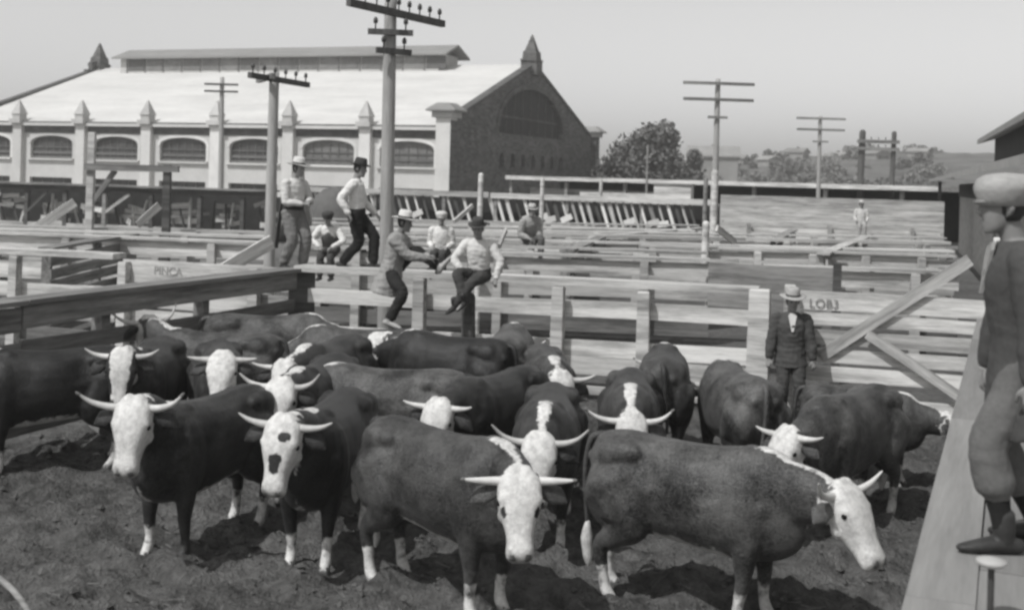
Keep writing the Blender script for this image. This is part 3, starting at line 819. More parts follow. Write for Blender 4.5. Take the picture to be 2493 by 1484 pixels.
# ---------------------------------------------------------------- open stock shed and hay racks in front of the hall
def build_stock_shed():
    r = random.Random(11)
    P0 = flat(PD(-70, 560, 56)); P1 = flat(PD(655, 560, 52))
    d = P1 - P0; L = d.length
    t = thing('open_stock_shed', 'long low open fronted stock shed with braced posts and a jumble of boards', 'shed', P0, math.atan2(d.y, d.x))
    board('top_beam', (0, 0, 2.12), (L, 0, 2.12), 0.26, 0.3, 'wood_dark', t)
    board('bottom_rail', (0, -0.04, 0.42), (L, -0.04, 0.42), 0.24, 0.06, 'wood', t)
    x = 0.6
    while x < L:
        post('post', (x, 0, 0), 2.02, 0.2, 0.2, 'wood_dark' if r.random() < 0.5 else 'wood_mid', t)
        if r.random() < 0.55: board('brace', (x + 0.1, -0.08, 1.0 + r.random() * 0.2), (x + 1.1 + r.random() * 0.4, -0.08, 1.95), 0.13, 0.06, 'wood' if r.random() < 0.5 else 'wood_dark', t)
        for k in range(6):
            z = 0.55 + r.random() * 1.2; l = 0.6 + r.random() * 1.2; x2 = x + 0.2 + r.random() * 0.6
            board('loose_board', (x2, 0.25 + r.random() * 0.8, z), (min(x2 + l, L), 0.25 + r.random() * 0.8, z + (r.random() - 0.4) * 0.5), 0.12 + r.random() * 0.14, 0.05, r.choice(['wood_white', 'wood_white', 'stone', 'wood_mid']), t)
        for k in range(4):
            x2 = x + 0.3 + r.random() * 1.4
            board('loose_board', (x2, 0.5, 0.35), (x2 + (r.random() - 0.5) * 0.9, 0.5, 1.3 + r.random() * 0.6), 0.12, 0.05, r.choice(['wood_white', 'wood', 'wood_dark']), t)
        x += 2.0 + r.random() * 0.5
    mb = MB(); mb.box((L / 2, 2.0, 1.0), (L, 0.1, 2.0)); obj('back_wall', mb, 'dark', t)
    mb = MB(); mb.box((L / 2, 0.1, 2.3), (L + 0.4, 0.9, 0.08)); obj('roof', mb, 'wood_mid', t)
build_stock_shed()
def hay_rack(x0, d0, x1, d1, label, seed, z1=2.42, slats=1.0):
    r = random.Random(seed)
    P0 = flat(PD(x0, 500, d0)); P1 = flat(PD(x1, 500, d1)); d = P1 - P0; L = d.length
    t = thing('hay_rack', label, 'hay rack', P0, math.atan2(d.y, d.x), 'slatted hay racks in front of the hall')
    board('top_rail', (0, 0, z1), (L, 0, z1), 0.22, 0.22, 'wood', t)
    board('bottom_rail', (0, -0.05, 1.15), (L, -0.05, 1.15), 0.3, 0.08, 'wood', t)
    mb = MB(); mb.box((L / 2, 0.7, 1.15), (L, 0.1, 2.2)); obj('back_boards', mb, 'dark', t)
    x = 0.2
    while x < L:
        post('post', (x, 0.05, 0), z1, 0.14, 0.14, 'wood_mid', t); x += 3.1
    x = 0.3; n = 0
    while x < L - 0.5 and n < 95:
        board('slat', (x, -0.02, 1.2), (x - 0.38 * slats, 0.05, z1 - 0.1), 0.07 + r.random() * 0.11, 0.05, r.choice(['stone', 'wood_white', 'wood', 'wood_mid', 'wood_dark']), t)
        if r.random() < 0.22: board('slat', (x, -0.06, 1.45), (x + 0.45, -0.06, 1.5 + 0.2 * r.random()), 0.24, 0.05, 'stone', t)
        x += 0.25 + r.random() * 0.16; n += 1
hay_rack(735, 52, 1190, 50, 'hay rack with leaning slats below the arched windows, behind the seated men', 21)
hay_rack(1195, 50, 1745, 47, 'hay rack with an even row of leaning slats in front of the dark gable', 22, z1=2.40)

# long low shed with a pale roof edge on the right
def build_long_shed():
    P0 = flat(PD(1238, 440, 82)); P1 = flat(PD(2295, 450, 66)); d = P1 - P0; L = d.length
    t = thing('long_shed', 'long low open shed with a flat pale roof edge and dark interior', 'shed', P0, math.atan2(d.y, d.x))
    mb = MB(); mb.box((L / 2, 3.4, 3.16), (L, 7.6, 0.26)); obj('roof', mb, 'wood_white', t)
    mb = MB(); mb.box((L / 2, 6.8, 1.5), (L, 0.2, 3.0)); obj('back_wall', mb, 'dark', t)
    x = 0.2
    while x < L:
        mb = MB(); mb.box((x, 0.1, 1.5), (0.22, 0.22, 3.05)); obj('post', mb, 'wood_mid', t); x += 4.4
    mb = MB(); mb.box((L * 0.22, 0.6, 1.25), (L * 0.34, 0.1, 2.5)); obj('front_boards', mb, 'wood_mid', t)
    mb = MB(); mb.box((L * 0.72, 0.5, 0.95), (L * 0.55, 0.1, 1.9)); obj('front_boards', mb, 'wood_mid', t)
    mb = MB(); mb.box((L * 0.72, 3.5, 2.42), (L * 0.3, 0.3, 0.3)); obj('inner_rail', mb, 'wood_dark', t)
build_long_shed()
# pale tall board walls in front of it
def board_wall(x0, d0, x1, d1, h, label, mat='wood_white', n=6):
    P0 = flat(PD(x0, 480, d0)); P1 = flat(PD(x1, 480, d1)); d = P1 - P0; L = d.length
    t = thing('board_wall', label, 'wall', P0, math.atan2(d.y, d.x))
    for i in range(n): board('plank', (0, 0, h * (i + 0.5) / n), (L, 0, h * (i + 0.5) / n), h / n - 0.012, 0.06, mat, t, amp=0.02)
    x = 0.3
    while x < L: post('post', (x, 0.12, 0), h - 0.02, 0.16, 0.16, 'wood_mid', t); x += 3.5
    return t
board_wall(1755, 54, 2300, 50, 2.66, 'long tall pale board wall in front of the open shed at right', mat='wood')
board_wall(1412, 66, 1600, 64, 2.5, 'short bright board wall between the hay rack and the long shed', n=4)
bx = thing('loading_box', 'pale square board cabin standing against the long shed', 'cabin', flat(PD(1592, 460, 62)), math.atan2(BD.y, BD.x))
mb = MB(); mb.box((0.95, 0.7, 1.5), (1.9, 1.4, 3.0)); obj('body', mb, 'wood_white', bx)
mb = MB(); mb.box((0.95, 0.7, 3.04), (2.05, 1.55, 0.08)); obj('roof', mb, 'wood_mid', bx)
mb = MB(); mb.box((0.95, -0.02, 1.2), (0.7, 0.05, 1.9)); obj('door', mb, 'wood', bx)

# plain shed beside the catwalk on the right
def build_side_shed():
    a = flat(PD(2500, 385, 15.0)); b = flat(PD(2262, 440, 62.0)); d = b - a; L = d.length
    t = thing('side_shed', 'dark eaved shed with a stepped grey roof beyond the right end of the catwalk', 'shed', a, math.atan2(d.y, d.x) - math.pi / 2)
    # local y away from the camera, x to the right; eave edge at x = 0
    mb = MB(); rings = [[Vector((0, y, 3.66)), Vector((3.4, y, 4.6)), Vector((3.4, y, 4.45)), Vector((0, y, 3.52))] for y in (-3, L)]
    mb.loft(rings); obj('roof', mb, 'roof_grey', t)
    mb = MB(); rings = [[Vector((1.7, y, 5.35)), Vector((7, y, 7.0)), Vector((7, y, 6.8)), Vector((1.7, y, 5.15))] for y in (-3, L * 0.8)]
    mb.loft(rings); obj('upper_roof', mb, 'roof_grey', t)
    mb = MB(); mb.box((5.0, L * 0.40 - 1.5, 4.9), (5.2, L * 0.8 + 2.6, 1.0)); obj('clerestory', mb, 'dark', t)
    mb = MB(); mb.box((4.3, L / 2 - 1.5, 1.7), (5.6, L + 2.6, 3.5)); w = obj('wall', mb, 'wood', t)
    mb = MB(); mb.box((1.46, L / 2 - 1.5, 3.12), (0.06, L + 2.0, 0.6)); obj('dark_frieze', mb, 'wood_dark', t)  # dark strip painted in for the shadow under the overhanging eave
    y = L - 1.0
    while y < L:
        mb = MB(); mb.box((0.5, y, 1.75), (0.16, 0.16, 3.6)); obj('post', mb, 'wood_dark', t); y += 7.5
        mb = MB(); mb.box((1.45, y - 30, 1.1), (0.08, 1.5, 2.2)); obj('door', mb, 'wood', t)
build_side_shed()

# ---------------------------------------------------------------- poles
def insulators(parent, xs, z, y=0.0):
    for x in xs:
        mb = MB(); mb.lathe([(0.012, z), (0.012, z + 0.09), (0.034, z + 0.09), (0.038, z + 0.14), (0.024, z + 0.18), (0.008, z + 0.19)], 10, (x, y, 0)); obj('insulator', mb, 'insulator', parent, True)
def utility_pole(x, ytop, ybase, d, label, arms, r0, r1, lean=0.0, yaw=0.0, mat='pole', xt=None, ins=True, group='telegraph poles'):
    top = PD(xt if xt is not None else x, ytop, d); base = PD(x, ybase, d)
    base = flat(top) if xt is None else flat(Vector((base.x, d, 0)))
    t = thing('utility_pole', label, 'utility pole', base, 0, group)
    H = top.z; dx = top.x - base.x
    mb = MB(); mb.tube([(0, 0, -0.2), (dx * 0.5, 0, H * 0.5), (dx, 0, H)], [r0, (r0 + r1) / 2, r1], n=12, sub=5, round_ends=False); obj('shaft', mb, mat, t, True)
    for ya, half, yw, tilt, n, am in arms:
        z = PD(x, ya, d).z
        xx = dx * z / H
        rt = Matrix.Rotation(yw, 3, 'Z')
        th = 0.055 if half > 0.6 else 0.045
        mb = MB(); mb.box((0, 0, 0), (2 * half, th * 1.6, th * 2))
        ao = obj('crossarm', mb, am, t, loc=(xx + math.sin(yw) * (r0 + th * .8), -(r0 * 0.6 + r1 * 0.4 + th * 0.8), z), rot=(0, tilt, yw))
        if n: insulators(ao, [(-half + 0.12 + (2 * half - 0.24) * k / max(1, n - 1)) for k in range(n)], th)
    return t
utility_pole(940, -40, 700, 19.3, 'tall near pole with long crossarm of insulators, standing at the pen fence', [(36, 1.32, R(61), 0, 9, 'pole_dark'), (81, 0.36, R(8), 0, 2, 'pole_dark'), (127, 0.30, R(30), 0, 2, 'pole_dark')], 0.125, 0.095, xt=952)
utility_pole(654, 176, 690, 24.5, 'grey pole with one slanting crossarm just left of the man on the corner post', [(196, 1.2, R(72), 0, 6, 'pole_dark'), (192, 0.7, R(-66), 0, 0, 'wood_mid')], 0.12, 0.10, xt=668)
utility_pole(535, 188, 560, 66, 'slim far pole with two short crossarms in front of the pale roof', [(206, 0.92, 0, 0, 0, 'pole_dark'), (223, 0.92, 0, 0, 0, 'pole_dark')], 0.15, 0.12, xt=541)
utility_pole(1738, 192, 560, 44, 'pole with two wide crossarms left of the open sky at right', [(204, 1.32, R(4), 0, 0, 'wood_mid'), (243, 1.30, R(4), 0, 0, 'wood_mid'), (286, 0.36, 0, 0, 0, 'wood_mid')], 0.14, 0.09, xt=1748)
utility_pole(1991, 282, 540, 62, 'smaller pole with two crossarms above the far hillside', [(289, 1.28, R(3), 0, 0, 'wood_mid'), (316, 1.25, R(3), 0, 0, 'wood_mid'), (345, 0.4, 0, 0, 0, 'wood_mid')], 0.13, 0.09, xt=1997)
# double pole structure
hs = thing('twin_pole_rack', 'twin pole rack with two crossbars above the far trees', 'pole rack', flat(PD(2095, 440, 70)))
Hh = PD(2095, 322, 70).z; wid = PD(2172, 330, 70).x - PD(2095, 330, 70).x
for xx, rr in ((0, 0.22), (wid, 0.17)):
    mb = MB(); mb.tube([(xx, 0, -0.2), (xx, 0, Hh * 0.6), (xx + 0.05, 0, Hh)], [rr, rr * .9, rr * .85], n=10); obj('shaft', mb, 'pole_dark', hs, True)
for yy in (345, 363):
    z = PD(2130, yy, 70).z; mb = MB(); mb.box((wid / 2, -0.2, z), (wid + 0.6, 0.16, 0.2)); ao = obj('crossbar', mb, 'wood_mid', hs)
    insulators(ao, [0.5, wid / 2, wid - 0.5], z + 0.08, -0.2)
# plain thin posts standing among the pens
def thin_post(x, yt, d, label, w=0.1, mat='wood_white', hd=None):
    p = PD(x, yt, d); t = thing('thin_post', label, 'post', flat(p), 0, 'thin posts among the pens')
    mb = MB(); mb.tube([(0, 0, -0.1), (0, 0, p.z * 0.5), (0.01, 0, p.z)], [w, w * .95, w * .9], n=10); obj('shaft', mb, mat, t, True)
thin_post(1170, 426, 22.0, 'thin pale post rising straight above the dark hatted man', 0.055)
thin_post(1320, 437, 28.0, 'thin pale post near the roof edge of the long shed', 0.055)
thin_post(1463, 440, 50.0, 'slim post standing at the hay rack, beside the sloping dividing fence', 0.08, 'wood')
thin_post(1577, 355, 70.0, 'slender grey mast in front of the big tree', 0.07, 'wood_mid')
thin_post(1740, 420, 36.0, 'stout pale post at the foot of the wide armed pole', 0.12)
thin_post(1718, 436, 34.0, 'grey post close beside the stout pale post', 0.07, 'wood_mid')
thin_post(1718, 545, 27.5, 'short pale post where the sloping dividing fence ends', 0.09)
# post frame in the left pens
gf = thing('post_frame', 'tall gateway frame of two posts and a crossbeam in the left pens', 'gateway', flat(PD(216, 560, 29)), R(-3))
wf = PD(408, 560, 29).x - PD(216, 560, 29).x; zf = PD(300, 408, 29).z
post('post', (0, 0, 0), PD(216, 322, 29).z, 0.17, 0.17, 'wood_white', gf)
post('post', (wf, 0, 0), zf + 0.1, 0.18, 0.18, 'wood_dark', gf)
board('crossbeam', (-0.1, -0.1, zf), (wf + 0.3, -0.1, zf), 0.16, 0.12, 'wood_mid', gf)
board('brace', (0.08, -0.02, zf - 0.85), (0.62, -0.02, zf - 0.08), 0.13, 0.07, 'wood_mid', gf)
# leaning planks
def lean_plank(x0, y0, x1, y1, d, label, mat='wood_white', w=0.2):
    p = PD(x0, y0, d); q = PD(x1, y1, d + 0.6)
    o = board('leaning_plank', p, q, w, 0.06, mat, None); tag(o, label, 'plank', 'planks propped against the pens')
lean_plank(72, 566, 182, 492, 34, 'pale plank propped against the open stock shed at far left', w=0.26)
lean_plank(335, 548, 388, 500, 40, 'short pale plank leaning below the gateway frame', w=0.26)
lean_plank(535, 664, 662, 588, 20.5, 'broad pale plank propped up beside the lettered fence, leaning on the grey pole', w=0.24)
lean_plank(690, 470, 672, 600, 19.6, 'dark narrow plank upright behind the man on the corner post', 'wood_dark', 0.08)
lean_plank(735, 395, 742, 560, 20.2, 'light narrow board standing behind the man on the corner post', 'wood_white', 0.09)
lean_plank(742, 470, 756, 545, 20.0, 'pale slat sloping away from the standing man', 'wood_white', 0.1)
lean_plank(1745, 555, 1790, 590, 30, 'pale plank propped against the short post of the sloping fence', 'wood_white', 0.16)
lean_plank(1105, 540, 1150, 500, 30, 'pale plank pointing up beside the capped boy', 'wood_white', 0.1)
lean_plank(1215, 600, 1232, 560, 25, 'pale slat propped near the leaning seated figure', 'wood', 0.1)

# round hay cover seen behind the walking man
hc = MB(); hc.loft([[Vector((1.02 * rr * math.cos(2 * math.pi * j / 20), 0.8 * rr * math.sin(2 * math.pi * j / 20), z)) for j in range(20)] for z, rr in ((0, 1.0), (0.9, 1.05), (1.5, 0.95), (1.95, 0.7), (2.2, 0.4), (2.28, 0.12))])
o = obj('hay_mound', hc, 'cover', None, True, loc=flat(PD(812, 520, 46))); tag(o, 'rounded dark mound of hay behind the walking man', 'hay mound')
o.scale = (1.0, 1.0, 1.15)

# ---------------------------------------------------------------- far hillside, houses, trees
def build_hill():
    mb = MB(); nx, ny = 160, 24
    x0, x1 = 40.0, 330.0
    grid = []
    for j in range(ny + 1):
        for i in range(nx + 1):
            s = i / nx; q = j / ny
            x = x0 + (x1 - x0) * s; y = 210 + 160 * q
            h = 13.5 * math.sin(min(1, q * 1.15) * math.pi * 0.5) * (0.45 + 0.55 * math.sin(math.pi * min(1, s * 0.9 + 0.12)))
            h += (2.0 * noise.noise(Vector((x * 0.03, y * 0.03, 0))) + 1.6 * noise.noise(Vector((x * 0.12, y * 0.12, 4)))) * q
            grid.append(mb.vert((x, y, h - 1.0 * (1 - q))))
    w = nx + 1
    for j in range(ny):
        for i in range(nx): mb.face(grid[j * w + i], grid[j * w + i + 1], grid[(j + 1) * w + i + 1], grid[(j + 1) * w + i])
    struct('hills', mb, 'hill', True)
build_hill()
def hill_z(x, y):
    s = (x - 40) / 290; q = min(1, max(0, (y - 210) / 160))
    return max(0, 13.5 * math.sin(min(1, q * 1.15) * math.pi * 0.5) * (0.45 + 0.55 * math.sin(math.pi * min(1, s * 0.9 + 0.12))) - 1.2) if 0 <= s <= 1 and y > 210 else 0

def crown_mesh(H, Rr, seed, n, size, base=0.25, clumps=14):
    r = random.Random(seed); mb = MB()
    cl = []
    for k in range(clumps):
        a = r.random() * 2 * math.pi; rad = Rr * (0.25 + 0.55 * r.random()); z = H * (base + (0.9 - base) * r.random())
        k2 = 1 - 0.5 * max(0, (z / H - 0.55) / 0.45)
        cl.append((Vector((rad * k2 * math.cos(a), rad * k2 * math.sin(a) * 0.8, z)), Rr * (0.22 + 0.22 * r.random())))
    cl.append((Vector((0, 0, H * 0.85)), Rr * 0.3))
    for i in range(n):
        c, rr = r.choice(cl)
        d = Vector((r.gauss(0, 1), r.gauss(0, 1), r.gauss(0, 1))).normalized() * rr * (0.45 + 0.6 * r.random() ** 0.6)
        p = c + d; s = size * (0.6 + 0.8 * r.random())
        nn = Vector((r.gauss(0, 1), r.gauss(0, 1), r.gauss(0, 1) + 0.6)).normalized()
        u = nn.orthogonal().normalized(); w = nn.cross(u); b = len(mb.v)
        a0 = r.random() * 6
        for k in range(4):
            a = a0 + k * math.pi / 2; e = s * (0.6 + 0.6 * r.random())
            mb.vert(p + u * e * math.cos(a) + w * e * math.sin(a))
        mb.face(b, b + 1, b + 2, b + 3)
    return mb, cl
def tree(x, y, z, H, Rr, label, seed, n=1500, size=0.3, leaf='leaf', name='tree', base=0.2, clumps=14, group=None, cat='tree'):
    t = thing(name, label, cat, (x, y, z), seed * 1.7, group)
    mb, cl = crown_mesh(H, Rr, seed, n, size, base, clumps)
    me = bpy.data.meshes.new('crown'); me.from_pydata([tuple(v) for v in mb.v], [], mb.f)
    obj('crown', me, leaf, t)
    mb = MB(); mb.tube([(0, 0, -0.3), (0.05, 0, H * 0.25), (0, 0.05, H * 0.6)], [H * 0.035, H * 0.028, H * 0.012], n=8)
    for c, rr in cl[:7]: mb.tube([(0, 0, H * 0.2), c * 0.6 + Vector((0, 0, H * 0.12)), c], [H * 0.016, H * 0.01, H * 0.004], n=6, sub=3)
    obj('trunk', mb, 'bark', t, True)
    return t
p = flat(PD(1590, 440, 118)); tree(p.x, p.y, 0, 8.6, 4.9, 'large bushy tree just right of the dark gable', 3, 9000, 0.19, 'leaf_mid', base=0.10, clumps=26)
p = flat(PD(1490, 440, 112)); tree(p.x, p.y, 0, 5.0, 2.6, 'lower round tree at the left edge of the large bushy tree', 5, 3200, 0.18, 'leaf_mid', base=0.1)
p = flat(PD(1690, 440, 128)); tree(p.x, p.y, 0, 6.6, 2.9, 'smaller tree at the right edge of the large bushy tree', 8, 3200, 0.18, 'leaf_mid', base=0.1)
rt = random.Random(4)
far = [(1455, 150, 4.0), (1735, 190, 7.0), (1765, 200, 5.0), (1800, 230, 8), (1818, 215, 9.5), (1850, 240, 7), (1880, 260, 8), (1920, 250, 9), (1950, 270, 8), (1990, 240, 7), (2020, 260, 9), (2047, 230, 9), (2075, 210, 8), (2112, 200, 8.5), (2150, 215, 9), (2180, 210, 8.5), (2215, 240, 7.5), (2250, 250, 8), (1700, 240, 6), (1780, 180, 4.5), (1905, 190, 4), (2000, 180, 4.5), (2100, 170, 4), (2200, 175, 4.2)]
for i in range(55): far.append((1700 + 590 * rt.random(), 190 + 170 * rt.random(), 3.5 + 4.5 * rt.random()))
for i, (x, d, h) in enumerate(far):
    q = PD(x, 445, d)
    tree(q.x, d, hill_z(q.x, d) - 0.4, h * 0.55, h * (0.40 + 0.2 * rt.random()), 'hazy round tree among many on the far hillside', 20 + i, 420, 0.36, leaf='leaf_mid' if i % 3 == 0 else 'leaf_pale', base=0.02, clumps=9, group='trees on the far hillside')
def house(x, d, w, dp_, h, label, rz, seed):
    q = PD(x, 445, d); z = hill_z(q.x, d) - 0.6
    t = thing('house', label, 'house', (q.x, d, z), rz, 'houses on the far hillside')
    mb = MB(); mb.box((0, 0, h / 2), (w, dp_, h)); mb.prism([(-w / 2, h), (w / 2, h), (0, h + w * 0.16)], -dp_ / 2 + 0.02, dp_ / 2 - 0.02); obj('wall', mb, 'house_pale', t)
    mb = MB(); e = 0.4; k = w * 0.16
    rings = [[Vector((-w / 2 - e, y, h - e * 0.66)), Vector((0, y, h + k)), Vector((w / 2 + e, y, h - e * 0.66)), Vector((w / 2 + e, y, h - e * 0.66 + 0.25)), Vector((0, y, h + k + 0.27)), Vector((-w / 2 - e, y, h - e * 0.66 + 0.25))] for y in (-dp_ / 2 - e, dp_ / 2 + e)]
    mb.loft(rings); rf = obj('roof', mb, 'house_roof', t)
    mb = MB(); mb.box((w * 0.2, 0, h + k), (0.6, 0.6, 1.2)); obj('chimney', mb, 'brick', rf)
    for sx in (-0.25, 0.25):
        mb = MB(); mb.box((w * sx, -dp_ / 2 - 0.03, h * 0.55), (1.0, 0.1, 1.5)); obj('window', mb, 'glass_dark', t)
    mb = MB(); mb.box((0, -dp_ / 2 - 0.03, 1.1), (1.1, 0.12, 2.2)); obj('door', mb, 'frame', t)
HL = ['boxy pale house half hidden by the wide armed pole', 'pale hillside house right of the wide armed pole', 'long pale house on the slope between the two wide armed poles', 'small pale house left of the smaller armed pole', 'pale house right behind the smaller armed pole', 'pale house below the twin pole rack', 'pale house at the right foot of the hill near the side shed']
for i, (x, d, w, dd, h, rz) in enumerate([(1735, 200, 9, 8, 8.2, 1.4), (1790, 300, 4, 5, 3, 1.1), (1870, 290, 4, 4, 3, 0.6), (1938, 320, 5, 5, 3.4, 1.0), (2035, 300, 4, 5, 3, 0.8), (2135, 310, 5, 4, 3, 0.5), (2235, 320, 4, 5, 3, 1.0)]):
    house(x, d, w, dd, h, HL[i], rz, i)

# ---------------------------------------------------------------- cattle
def superring(c, ax, ay, w, hu, hd, n=20, e=2.3):
    pts = []
    for j in range(n):
        a = 2 * math.pi * j / n
        ca, sa = math.cos(a), math.sin(a)
        x = math.copysign(abs(ca) ** (2 / e), ca) * w
        y = math.copysign(abs(sa) ** (2 / e), sa) * (hu if sa > 0 else hd)
        pts.append(c + ax * x + ay * y)
    return pts
def cow(label, pos, heading, head_yaw=0.0, head_z=1.30, pitch=62, reach=1.0, horn=(0.30, 0.10, 0.05), tone=0.5, blaze='full', crest=True, size=1.0, seed=1, step=0.0, roll=0.0, voxel=0.022, spot=None, dark_tip=False, legs_white=(1, 1, 1, 1), sock=0.30, side_patch=None, ear=True, tail_white=True, nose_dark=0.7, girth=1.0):
    r = random.Random(seed)
    root = thing('cow', label, 'cow', (pos[0], pos[1], 0), R(heading), 'horned white faced cattle in the pen')
    root.scale = (size,) * 3
    X, Y, Z = Vector((1, 0, 0)), Vector((0, 1, 0)), Vector((0, 0, 1))
    mb = MB(); T = tone
    dirt = 0.0
    # trunk
    st = [(-0.84, 1.06, .05, .10, .10), (-0.81, 1.03, .15, .20, .22), (-0.72, 1.00, .235, .275, .34), (-0.56, .97, .27, .325, .38), (-0.36, .945, .275, .335, .39), (-0.12, .92, .295, .345, .385), (0.12, .905, .31, .36, .40), (0.34, .905, .285, .385, .42), (0.52, .925, .245, .385, .43), (0.66, .945, .21, .33, .42), (0.78, .93, .15, .22, .33), (0.85, .90, .08, .12, .18)]
    rings, at = [], []
    N = 22
    for i in range(len(st) - 1):
        for k in range(3):
            if i == 0 and k == 0: pass
            v = [crf([q[j] for q in st], i, k / 3) for j in range(5)]
            rg = superring(Vector((v[0], 0, v[1])), -Y, Z, v[2] * girth, v[3], v[4], N)
            fos = math.exp(-((v[0] + 0.33) / 0.13) ** 2); beh = math.exp(-((v[0] - 0.22) / 0.10) ** 2)
            for j in range(N):
                sa = math.sin(2 * math.pi * j / N)
                if 0.1 < sa < 0.93: rg[j].y *= 1 - 0.20 * fos * math.sin((sa - 0.1) / 0.83 * math.pi) - 0.07 * beh
                if sa > 0.97: rg[j].z += 0.014
            rings.append(rg)
            row = []
            for j in range(N):
                sa = math.sin(2 * math.pi * j / N)
                w = 0.0
                if sa < -0.80 and -0.62 < v[0] < 0.40: w = 0.75
                elif sa < -0.60 and -0.5 < v[0] < 0.4: w = 0.45
                if v[0] > 0.70 and sa < -0.2 and abs(math.cos(2 * math.pi * j / N)) < 0.3: w = max(w, 0.5)
                if crest and v[0] > 0.36 and sa > 0.965: w = max(w, 0.60 if v[0] > 0.46 else 0.4)
                if side_patch and (Vector((v[0], 0, 0)) - Vector((side_patch[0], 0, 0))).length < side_patch[2] and abs(sa - side_patch[1]) < 0.25: w = 1.0
                row.append((w, 0, T))
            at.append(row)
    v = st[-1]
    rings.append(superring(Vector((v[0], 0, v[1])), -Y, Z, v[2], v[3], v[4], N)); at.append([(0.15, 0, T)] * N)
    mb.loft(rings, at)
    # hip and shoulder masses
    for s in (1, -1):
        mb.cur = (0, 0, T)
        mb.ball((-0.50, s * 0.17, 1.175), 0.085, 10, 7, (1.7, 1, .9)); mb.ball((-0.81, s * 0.105, 1.10), 0.05, 8, 6); mb.ball((0.40, s * 0.10, 1.22), 0.09, 8, 6, (1.3, .8, 1)); mb.ball((0.60, s * 0.125, 0.84), 0.11, 10, 8, (1, 1, 1.5))
        mb.ball((-0.60, s * 0.17, 1.14), 0.13, 10, 7, (1.2, .8, 1)); mb.ball((-0.62, s * 0.17, 0.86), 0.21, 12, 8, (1.05, .62, 1.35)); mb.ball((0.44, s * 0.17, 0.88), 0.22, 12, 8, (.85, .62, 1.5))
    # neck and head frame
    hy = R(head_yaw)
    fw = Vector((math.cos(hy), math.sin(hy), 0))
    E = Vector((0.72, 0, 0)) + fw * (0.36 * reach) + Vector((0, 0, head_z))           # poll
    ph = R(pitch)
    d = fw * math.cos(ph) - Z * math.sin(ph)
    side = Vector((-fw.y, fw.x, 0))
    if roll:
        side = (Matrix.Rotation(R(roll), 3, d) @ side)
    u = d.cross(side); u = u if u.z > 0 or abs(u.z) < 1e-3 else -u
    u.normalize()
    # neck from shoulder to behind the poll
    S0 = Vector((0.36, 0, 0.98)); S3 = E + d * 0.06 - u * 0.06
    S1 = S0 + Vector((0.30, 0, 0.02)); S2 = S3 - (fw * 0.22 - Z * 0.10)
    rings, at = [], []; NK = 10; NN = 18
    for k in range(NK + 1):
        q = k / NK
        c = ((1 - q) ** 3) * S0 + 3 * q * (1 - q) ** 2 * S1 + 3 * q * q * (1 - q) * S2 + q ** 3 * S3
        dt = (3 * (1 - q) ** 2 * (S1 - S0) + 6 * q * (1 - q) * (S2 - S1) + 3 * q * q * (S3 - S2)).normalized()
        sd = (-Y).lerp(-side, q).normalized(); up = sd.cross(dt).normalized()
        w = 0.20 + (0.115 - 0.20) * q; hu = 0.30 + (0.13 - 0.30) * q; hd = 0.36 + (0.15 - 0.36) * q ** 0.8
        rings.append(superring(c, sd, up, w, hu, hd, NN))
        row = []
        for j in range(NN):
            sa = math.sin(2 * math.pi * j / NN)
            wv = 0.0
            if sa < -0.90: wv = 0.55
            if crest and sa > 0.95: wv = 0.62
            if q > 0.9: wv = max(wv, 0.5)
            row.append((wv, 0, T))
        at.append(row)
    mb.loft(rings, at)
    # head
    hs = [(-.085, 0.0, .075, .06, .07), (-.055, 0.0, .125, .092, .10), (.0, 0.01, .148, .108, .125), (.08, .014, .152, .110, .15), (.16, .010, .148, .106, .16), (.24, .0, .124, .098, .15), (.32, -.012, .098, .085, .12), (.39, -.02, .088, .075, .10), (.445, -.024, .094, .072, .09), (.49, -.028, .093, .062, .08), (.52, -.032, .07, .04, .055), (.532, -.034, .035, .02, .025)]
    rings, at = [], []; NH = 18
    for i in range(len(hs) - 1):
        for k in range(2):
            v = [crf([q[j] for q in hs], i, k / 2) for j in range(5)]
            rings.append(superring(E + d * v[0] + u * v[1], -side, u, v[2], v[3], v[4], NH, 2.9))
            row = []
            for j in range(NH):
                a = 2 * math.pi * j / NH; ca, sa = math.cos(a), math.sin(a)
                w, nd = 1.0, 0.0
                if blaze == 'narrow' and abs(ca) > 0.55: w = 0.0
                if blaze == 'narrow' and v[0] > 0.38 and abs(ca) > 0.3: w = 0.6
                if blaze == 'dark': w = 0.15
                if v[0] < -0.03 and abs(ca) > 0.55: w = 0.4
                if v[0] > 0.455 and abs(abs(ca) - 0.55) < 0.25 and sa > 0.1: nd = nose_dark
                if v[0] > 0.50: nd = max(nd, 0.35 * nose_dark)
                if spot:
                    for s0, c0, rr in spot:
                        if abs(v[0] - s0) < rr and abs(ca * 0.1 - c0) < rr * 0.55 and sa > 0: w = 0.12
                row.append((w, nd, T))
            at.append(row)
    mb.loft(rings, at)
    for s in (1, -1):                                     # brow ridge over each eye, jaw
        mb.cur = (1.0 if blaze == 'full' else 0.1, 0, T)
        mb.ball(E + d * 0.135 + side * s * 0.118 + u * 0.062, 0.040, 8, 6)
        mb.ball(E + d * 0.46 + side * s * 0.055 - u * 0.0, 0.038, 8, 6)
        mb.cur = (0.3, 1.0, T); mb.ball(E + d * 0.508 + side * s * 0.052 + u * 0.008, 0.020, 8, 6)
        mb.cur = (0.9, 0, T); mb.ball(E - d * 0.05 + side * s * 0.04 + u * 0.06, 0.055, 8, 6)
        mb.ball(E + d * 0.20 + side * s * 0.09 - u * 0.09, 0.06, 8, 6)
